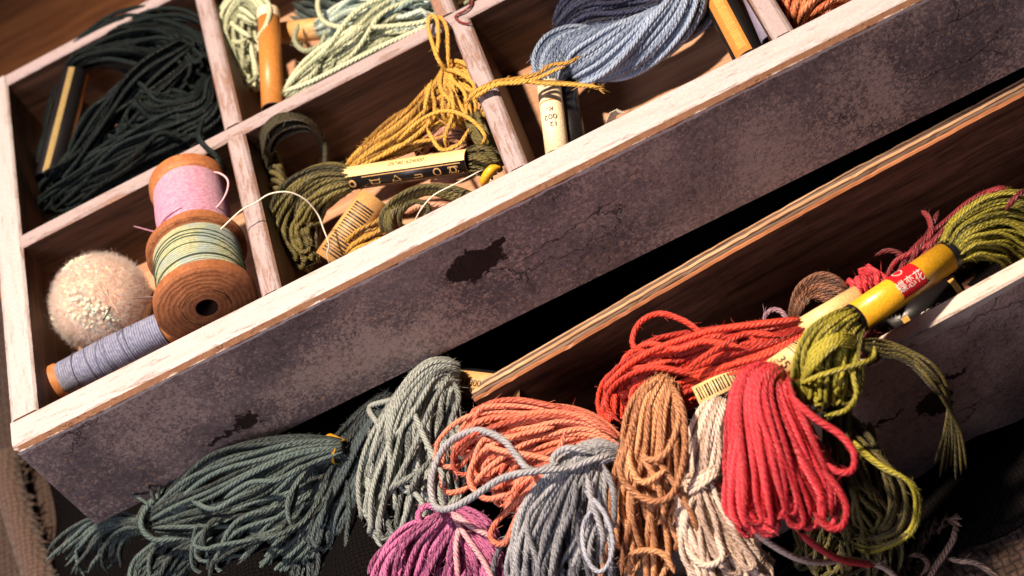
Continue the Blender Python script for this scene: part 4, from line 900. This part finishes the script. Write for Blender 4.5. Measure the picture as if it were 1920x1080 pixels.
for k in range(14):
    d = k * 4
    loose(s, [(486 + d * .4, 262 + d * 2.2, -13), (500 + d * .2, 232 + d, -8), (530 + d * .3, 214 + d * .7, -6 - k * .5), (575 + d * .2, 222 + d * .5, -6 - k * .5), (608, 262 + d * .6, -8 - k * .4), (612 - d * .2, 310 + d * .2, -11)], .46, TH['blackolive'], ymax=YM - .8 - (k % 5) * .9)
for k in range(7): loose(s, [(486 + k * 4, 262 + k * 15, -9), (502 + k * 4, 266 + k * 15, -7.5), (516 + k * 4, 280 + k * 15, -8), (524 + k * 5, 300 + k * 16, -11)], .66, TH['dkolive'])
tail(s, [(890, 215, -5, 16, 1.6), (905, 250, -7, 20, 2), (922, 290, -9, 16, 2), (938, 312, -11, 10, 1.5)], 10, .6, TH['dkolive'], 203, fill=.1)
loose(s, [(905, 350, -8), (912, 330, -6), (925, 316, -5.5), (938, 314, -6)], .95, m_yel, 'sleeve_end', .7, 8)
s = skein(P(680, 420, FL), 'yellow sleeve with black barcode leaning below the black sleeve')
bd = Band(s, P(618, 492, -13.5), P(704, 372, -10.5), 3.0, 3.3, m_tan, m_blk)
bd.barcode(1.2, bd.L * .82, -.95, .35, m_ink, 12, True, .22, .42)
tail(s, [(650, 480, -14, 20, 2), (690, 455, -13.5, 28, 2.2), (735, 425, -14, 26, 2)], 12, .6, TH['gold'], 205, fill=.2)
for pp in ([(760, 400, -12), (790, 385, -10), (830, 385, -11), (860, 395, -13)], [(800, 400, -12), (815, 385, -11), (845, 380, -11.5)]): loose(s, pp, .7, TH['peach'])
tail(s, [(880, 265, -12, 20, 2), (850, 270, -12, 34, 2), (810, 285, -13, 34, 2), (790, 300, -14, 20, 2)], 12, .6, TH['peach'], 207, fill=.1, wander=.3)
s = thing('fine_thread', P(850, 350, -6), 'fine cream thread lying across the dark olive coil', 'thread')
loose(s, [(775, 420, -5), (790, 392, -2.6), (815, 365, -1.5), (860, 342, -2), (905, 318, -3)], .16, m_white, 'strand', .8, 6)
s = skein(P(800, 240, FL), 'golden yellow floss skein reaching up and over the short divider')
tail(s, [(650, 318, -8, 8, 1.2), (700, 285, -8, 22, 2.0), (760, 248, -7.5, 34, 2.6), (815, 205, -7, 44, 3.0), (845, 165, -6, 36, 2.6), (838, 132, -4, 12, 1.4)], 22, .62, TH['gold'], 211, loop=False, wander=.22, reach=.05, fill=.2)
tail(s, [(835, 128, -4, 8, 1), (850, 150, -4, 34, 2.0), (870, 195, -5, 42, 2.4), (880, 235, -8, 30, 2.0)], 12, .6, TH['gold'], 212, wander=.25, fill=.1)
for pp in ([(745, 265, -4), (790, 225, -2.5), (835, 208, -2), (880, 222, -2.5), (910, 255, -4), (900, 275, -6)], [(800, 240, -4), (812, 262, -4), (830, 282, -5), (862, 270, -5), (880, 240, -4)], [(845, 165, -2), (850, 210, -2.5), (835, 255, -4), (838, 280, -6)], [(810, 150, -3), (800, 185, -2.5), (795, 215, -3.5)],
           [(838, 132, -2), (822, 112, .5), (812, 85, 1.4), (803, 50, 1.6), (808, 28, 1.8), (820, 40, 1.6), (822, 75, 1.4), (820, 105, .5), (832, 130, -2)], [(842, 132, -2), (840, 90, .6), (838, 55, 1.6), (828, 34, 1.6), (815, 30, 1.4)], [(835, 130, -2), (855, 135, -.5), (878, 148, .2), (890, 165, .8), (880, 190, .4), (885, 215, -1)]):
    loose(s, pp, .5, TH['gold'])
for k, pp in enumerate([[(872, 195, .6), (885, 176, 1.4), (915, 160, 1.8), (960, 152, 1.6), (1000, 154, .8), (1045, 155, -.2), (1095, 160, -1), (1130, 166, -1.5)], [(874, 192, 1.0), (895, 170, 1.9), (930, 156, 2.0), (970, 150, 1.6), (1010, 156, .6), (1060, 158, -.4), (1124, 163, -1)],
                        [(880, 186, 1.2), (920, 156, 2.2), (965, 148, 1.8), (1005, 140, 1.0), (1035, 122, .2), (1065, 118, 0), (1090, 104, -.6)], [(882, 188, 1.0), (930, 160, 2.0), (975, 155, 1.6), (1010, 146, .8), (1040, 132, .2), (1060, 125, 0)]]):
    loose(s, pp, .48, TH['gold'])
for k in range(5): loose(s, [(1120, 163, -1.2), (1128, 160 + k * 3, -1.4), (1134, 156 + k * 5, -1.6)], .18, TH['gold'], 'frayed_tip', .5, 5)

# --- front right compartment: blue skein and sleeves
s = skein(P(1150, 80, FL), 'light blue twisted floss skein hanging from an ivory sleeve')
tail(s, [(1030, 160, -5, 17, 2.0), (1030, 132, -5, 28, 2.6), (1060, 108, -6, 40, 3.2), (1125, 100, -7, 48, 3.2), (1200, 78, -8, 42, 3.2), (1270, 38, -8, 36, 3.0), (1315, -20, -8.5, 32, 3.0), (1330, -100, -9, 30, 3)], 44, .66, TH['blue'], 221, swirl=.9, wander=.08, reach=.02, fill=.35)
bd = Band(s, P(1028, 152, -5.0), P(1046, 292, -7.0), 2.0, 2.25, m_ivory, m_ivory)
bd.text('GE', 1.9, 2.2, .0, m_ink, 'r'); bd.patch('brown_line', 6.1, 6.35, -1.2, 1.2, m_orp, .06, 1, 8); bd.text('K-', 1.5, 8.4, .2, m_ink, 'r'); bd.text('002', 1.7, 10.3, .2, m_ink, 'r'); bd.text('12', 1.6, 12.1, .0, m_ink, 'r')
Band(s, P(1058, 160, -9.0), P(1076, 285, -10.0), 2.2, 2.5, m_blk, m_blk, 'sleeve_back')
s = skein(P(1150, 0, FL), 'navy blue floss skein lying behind the light blue skein')
tail(s, [(1050, 55, -12, 20, 2), (1100, 22, -10, 42, 3), (1180, 5, -9, 46, 3), (1260, -25, -9, 40, 3), (1330, -60, -10, 30, 3)], 26, .64, TH['navy'], 231, wander=.15, fill=.2)
s = skein(P(1370, 40, FL), 'floss sleeve in black with a bronze lettered stripe beside the divider')
bd = Band(s, P(1318, -60, -9.5), P(1412, 118, -10.5), 2.9, 3.1, m_blk, m_blk)
bd.patch('bronze_stripe', 0, bd.L - .6, -.35, .85, m_orp, .05, 2, 8)
bd.barcode(bd.L * .42, bd.L * .93, -.15, .4, m_gold, 15, True, .16, .34)
tail(s, [(1325, -50, -9.5, 24, 2.4), (1300, -90, -10, 30, 2.4), (1280, -130, -11, 30, 2.4)], 8, .6, TH['dkolive'], 233)
loose(s, [(1310, 45, -15), (1322, 20, -13), (1330, 0, -12), (1328, -30, -12)], .4, TH['olive'])
s = thing('paper_sleeve', P(1420, 40, FL), 'slim lavender grey paper sleeve standing against the third divider', 'sleeve')
Band(s, P(1394, -40, -5.5), P(1444, 78, -6.0), 1.5, 1.6, m_lav, m_lav)
s = thing('thread_tuft', P(1152, 225, -2), 'small white thread tuft poking up behind the front rim', 'tuft')
for k in range(7): loose(s, [(1136 + k * 2, 232, -10), (1143 + k * 2, 216, -6), (1146 + k * 4, 204 + abs(k - 3) * 2, -3)], .2, m_white, 'strand', .6, 5)
# --- compartment beyond the third divider
s = skein(P(1530, 10, FL), 'orange red floss skein in the compartment beyond the third divider')
tail(s, [(1495, 55, -12, 16, 2), (1505, 10, -10, 40, 3), (1540, -40, -11, 50, 3), (1600, -90, -12, 50, 3)], 20, .66, TH['orange'], 241, wander=.3, fill=.1)
for pp in ([(1500, 48, -8), (1505, 25, -4), (1520, 5, -2.5), (1545, -15, -3)], [(1495, 42, -9), (1490, 20, -6), (1500, -5, -5)], [(1520, 30, -8), (1540, 15, -7), (1570, -5, -7)]): loose(s, pp, .85, TH['orange'])

# --- back left compartment: black-green skein
s = skein(P(230, 220, FL), 'blackish green floss skein filling the back corner compartment')
for sd, kk, n in ((251, [(130, 130, -5, 18, 2), (150, 105, -3.5, 26, 2.6), (230, 80, -4, 46, 3.2), (320, 95, -6, 56, 3.4), (385, 160, -8, 50, 3)], 22), (252, [(370, 110, -7, 46, 3), (300, 180, -6, 60, 3.6), (230, 260, -7, 66, 3.6), (160, 340, -9, 52, 3), (90, 385, -11, 30, 2.4)], 26),
                  (253, [(410, 215, -9, 34, 3), (330, 260, -7, 48, 3.4), (240, 305, -8, 50, 3.4), (150, 360, -10, 38, 3), (85, 400, -12, 22, 2)], 22), (254, [(400, 160, -8, 30, 3), (380, 210, -6, 40, 3), (300, 230, -5, 46, 3), (230, 210, -6, 40, 3)], 16), (255, [(120, 140, -8, 16, 2), (112, 230, -10, 26, 2.4), (92, 330, -12, 26, 2.4), (90, 390, -13, 22, 2.2)], 12)):
    tail(s, kk, n, .66, TH['blackgreen'], sd, wander=.3, reach=.3, fill=.1, step=1.3, sides=6)
for pp in ([(380, 225, -3), (372, 255, .4), (385, 275, 1.0), (405, 292, .5), (418, 315, -2), (424, 335, -5)], [(205, 330, -4), (260, 285, -3), (300, 250, -2.5), (340, 255, -3), (350, 240, -3)], [(240, 190, -2.5), (290, 195, -2), (320, 170, -2.5), (360, 180, -4)], [(150, 330, -6), (170, 260, -4), (230, 200, -3), (300, 190, -3)]): loose(s, pp, .7, TH['blackgreen'])
bd = Band(s, P(92, 338, -6.5), P(142, 138, -4.0), 2.7, 3.0, m_blk, m_blk)
bd.patch('gold_stripe', .4, bd.L - .4, -.62, -.18, plain('foil_gold', (.85, .62, .26), .25, .6, .7), .05, 2, 4)
bd.patch('gold_stripe', .4, bd.L - .4, .85, 1.15, m_orp, .05, 2, 4)
# --- back middle compartment: pale green and mint skeins
s = skein(P(480, 100, FL), 'pale green floss skein in an orange sleeve in the back middle compartment')
bd = Band(s, P(503, 22, -4.0), P(512, 205, -6.5), 2.2, 2.4, m_orp, m_ivory)
bd.patch('ivory_end', 0, 2.6, -1.7, 1.7, m_ivory, .05, 1, 14)
tail(s, [(495, 40, -5, 18, 2), (460, 10, -5, 30, 2.4), (440, 50, -6, 32, 2.6), (455, 110, -8, 34, 2.6), (475, 170, -11, 28, 2.2)], 16, .66, TH['palegreen'], 261, wander=.3, fill=.1, step=1.3, sides=6)
for pp in ([(470, 70, -4), (435, 45, -3.5), (420, 15, -3.5), (440, -15, -4)], [(480, 75, -3.5), (500, 45, -2.5), (505, 10, -2.5), (480, -15, -3)], [(465, 70, -4), (448, 80, -4), (430, 75, -5)], [(470, 80, -4), (475, 110, -5), (485, 140, -7)]): loose(s, pp, .66, TH['palegreen'])
s = skein(P(680, 90, FL), 'mint and pale green floss skein tangled along the long divider')
tail(s, [(540, 182, -7, 14, 1.8), (590, 150, -6, 34, 2.6), (660, 110, -5.5, 48, 3.2), (730, 60, -5.5, 52, 3.4), (800, 20, -6, 44, 3), (860, -30, -7, 40, 3)], 26, .66, TH['palegreen'], 271, wander=.32, reach=.25, fill=.1, step=1.3, sides=6)
tail(s, [(600, 60, -9, 24, 2), (660, 40, -7, 40, 2.8), (720, 40, -5, 46, 3), (790, 30, -5, 36, 2.6), (820, 50, -6, 24, 2)], 18, .66, TH['mint'], 272, wander=.35, reach=.3, fill=.1, step=1.3, sides=6)
for pp in ([(600, -20, -3), (596, 15, -2), (610, 42, -1.5), (650, 52, -1.2), (720, 50, -1.2), (790, 42, -1.5), (822, 25, -2)], [(612, 55, -2), (600, 85, -3), (570, 95, -4), (552, 75, -5), (560, 45, -6)], [(532, 172, -3), (580, 155, -1.5), (650, 120, -1), (720, 85, -1), (800, 50, -1.2)], [(620, 130, -3), (640, 90, -2), (690, 60, -2), (760, 20, -2.5)], [(560, 170, -3), (600, 120, -2), (590, 100, -3)]): loose(s, pp, .66, TH['palegreen'])
tail(s, [(560, -10, -12, 40, 2), (640, 0, -11, 60, 3), (740, -10, -11, 60, 3)], 14, .66, TH['dkgreen'], 273, wander=.3, fill=.1, step=1.3, sides=6)
Band(s, P(530, 62, -10), P(615, 52, -9), 2.2, 2.4, m_tan, m_tan)
s = thing('red_thread', P(870, 30, 0), 'short red thread lying on the crossing of the dividers', 'thread')
loose(s, [(886, -15, .4), (884, 8, .5), (872, 20, .6), (858, 27, .5), (854, 33, .5), (862, 41, .4), (876, 45, .3), (884, 40, .3)], .28, TH['magenta'], 'strand', .5, 6)

grow_fuzz()
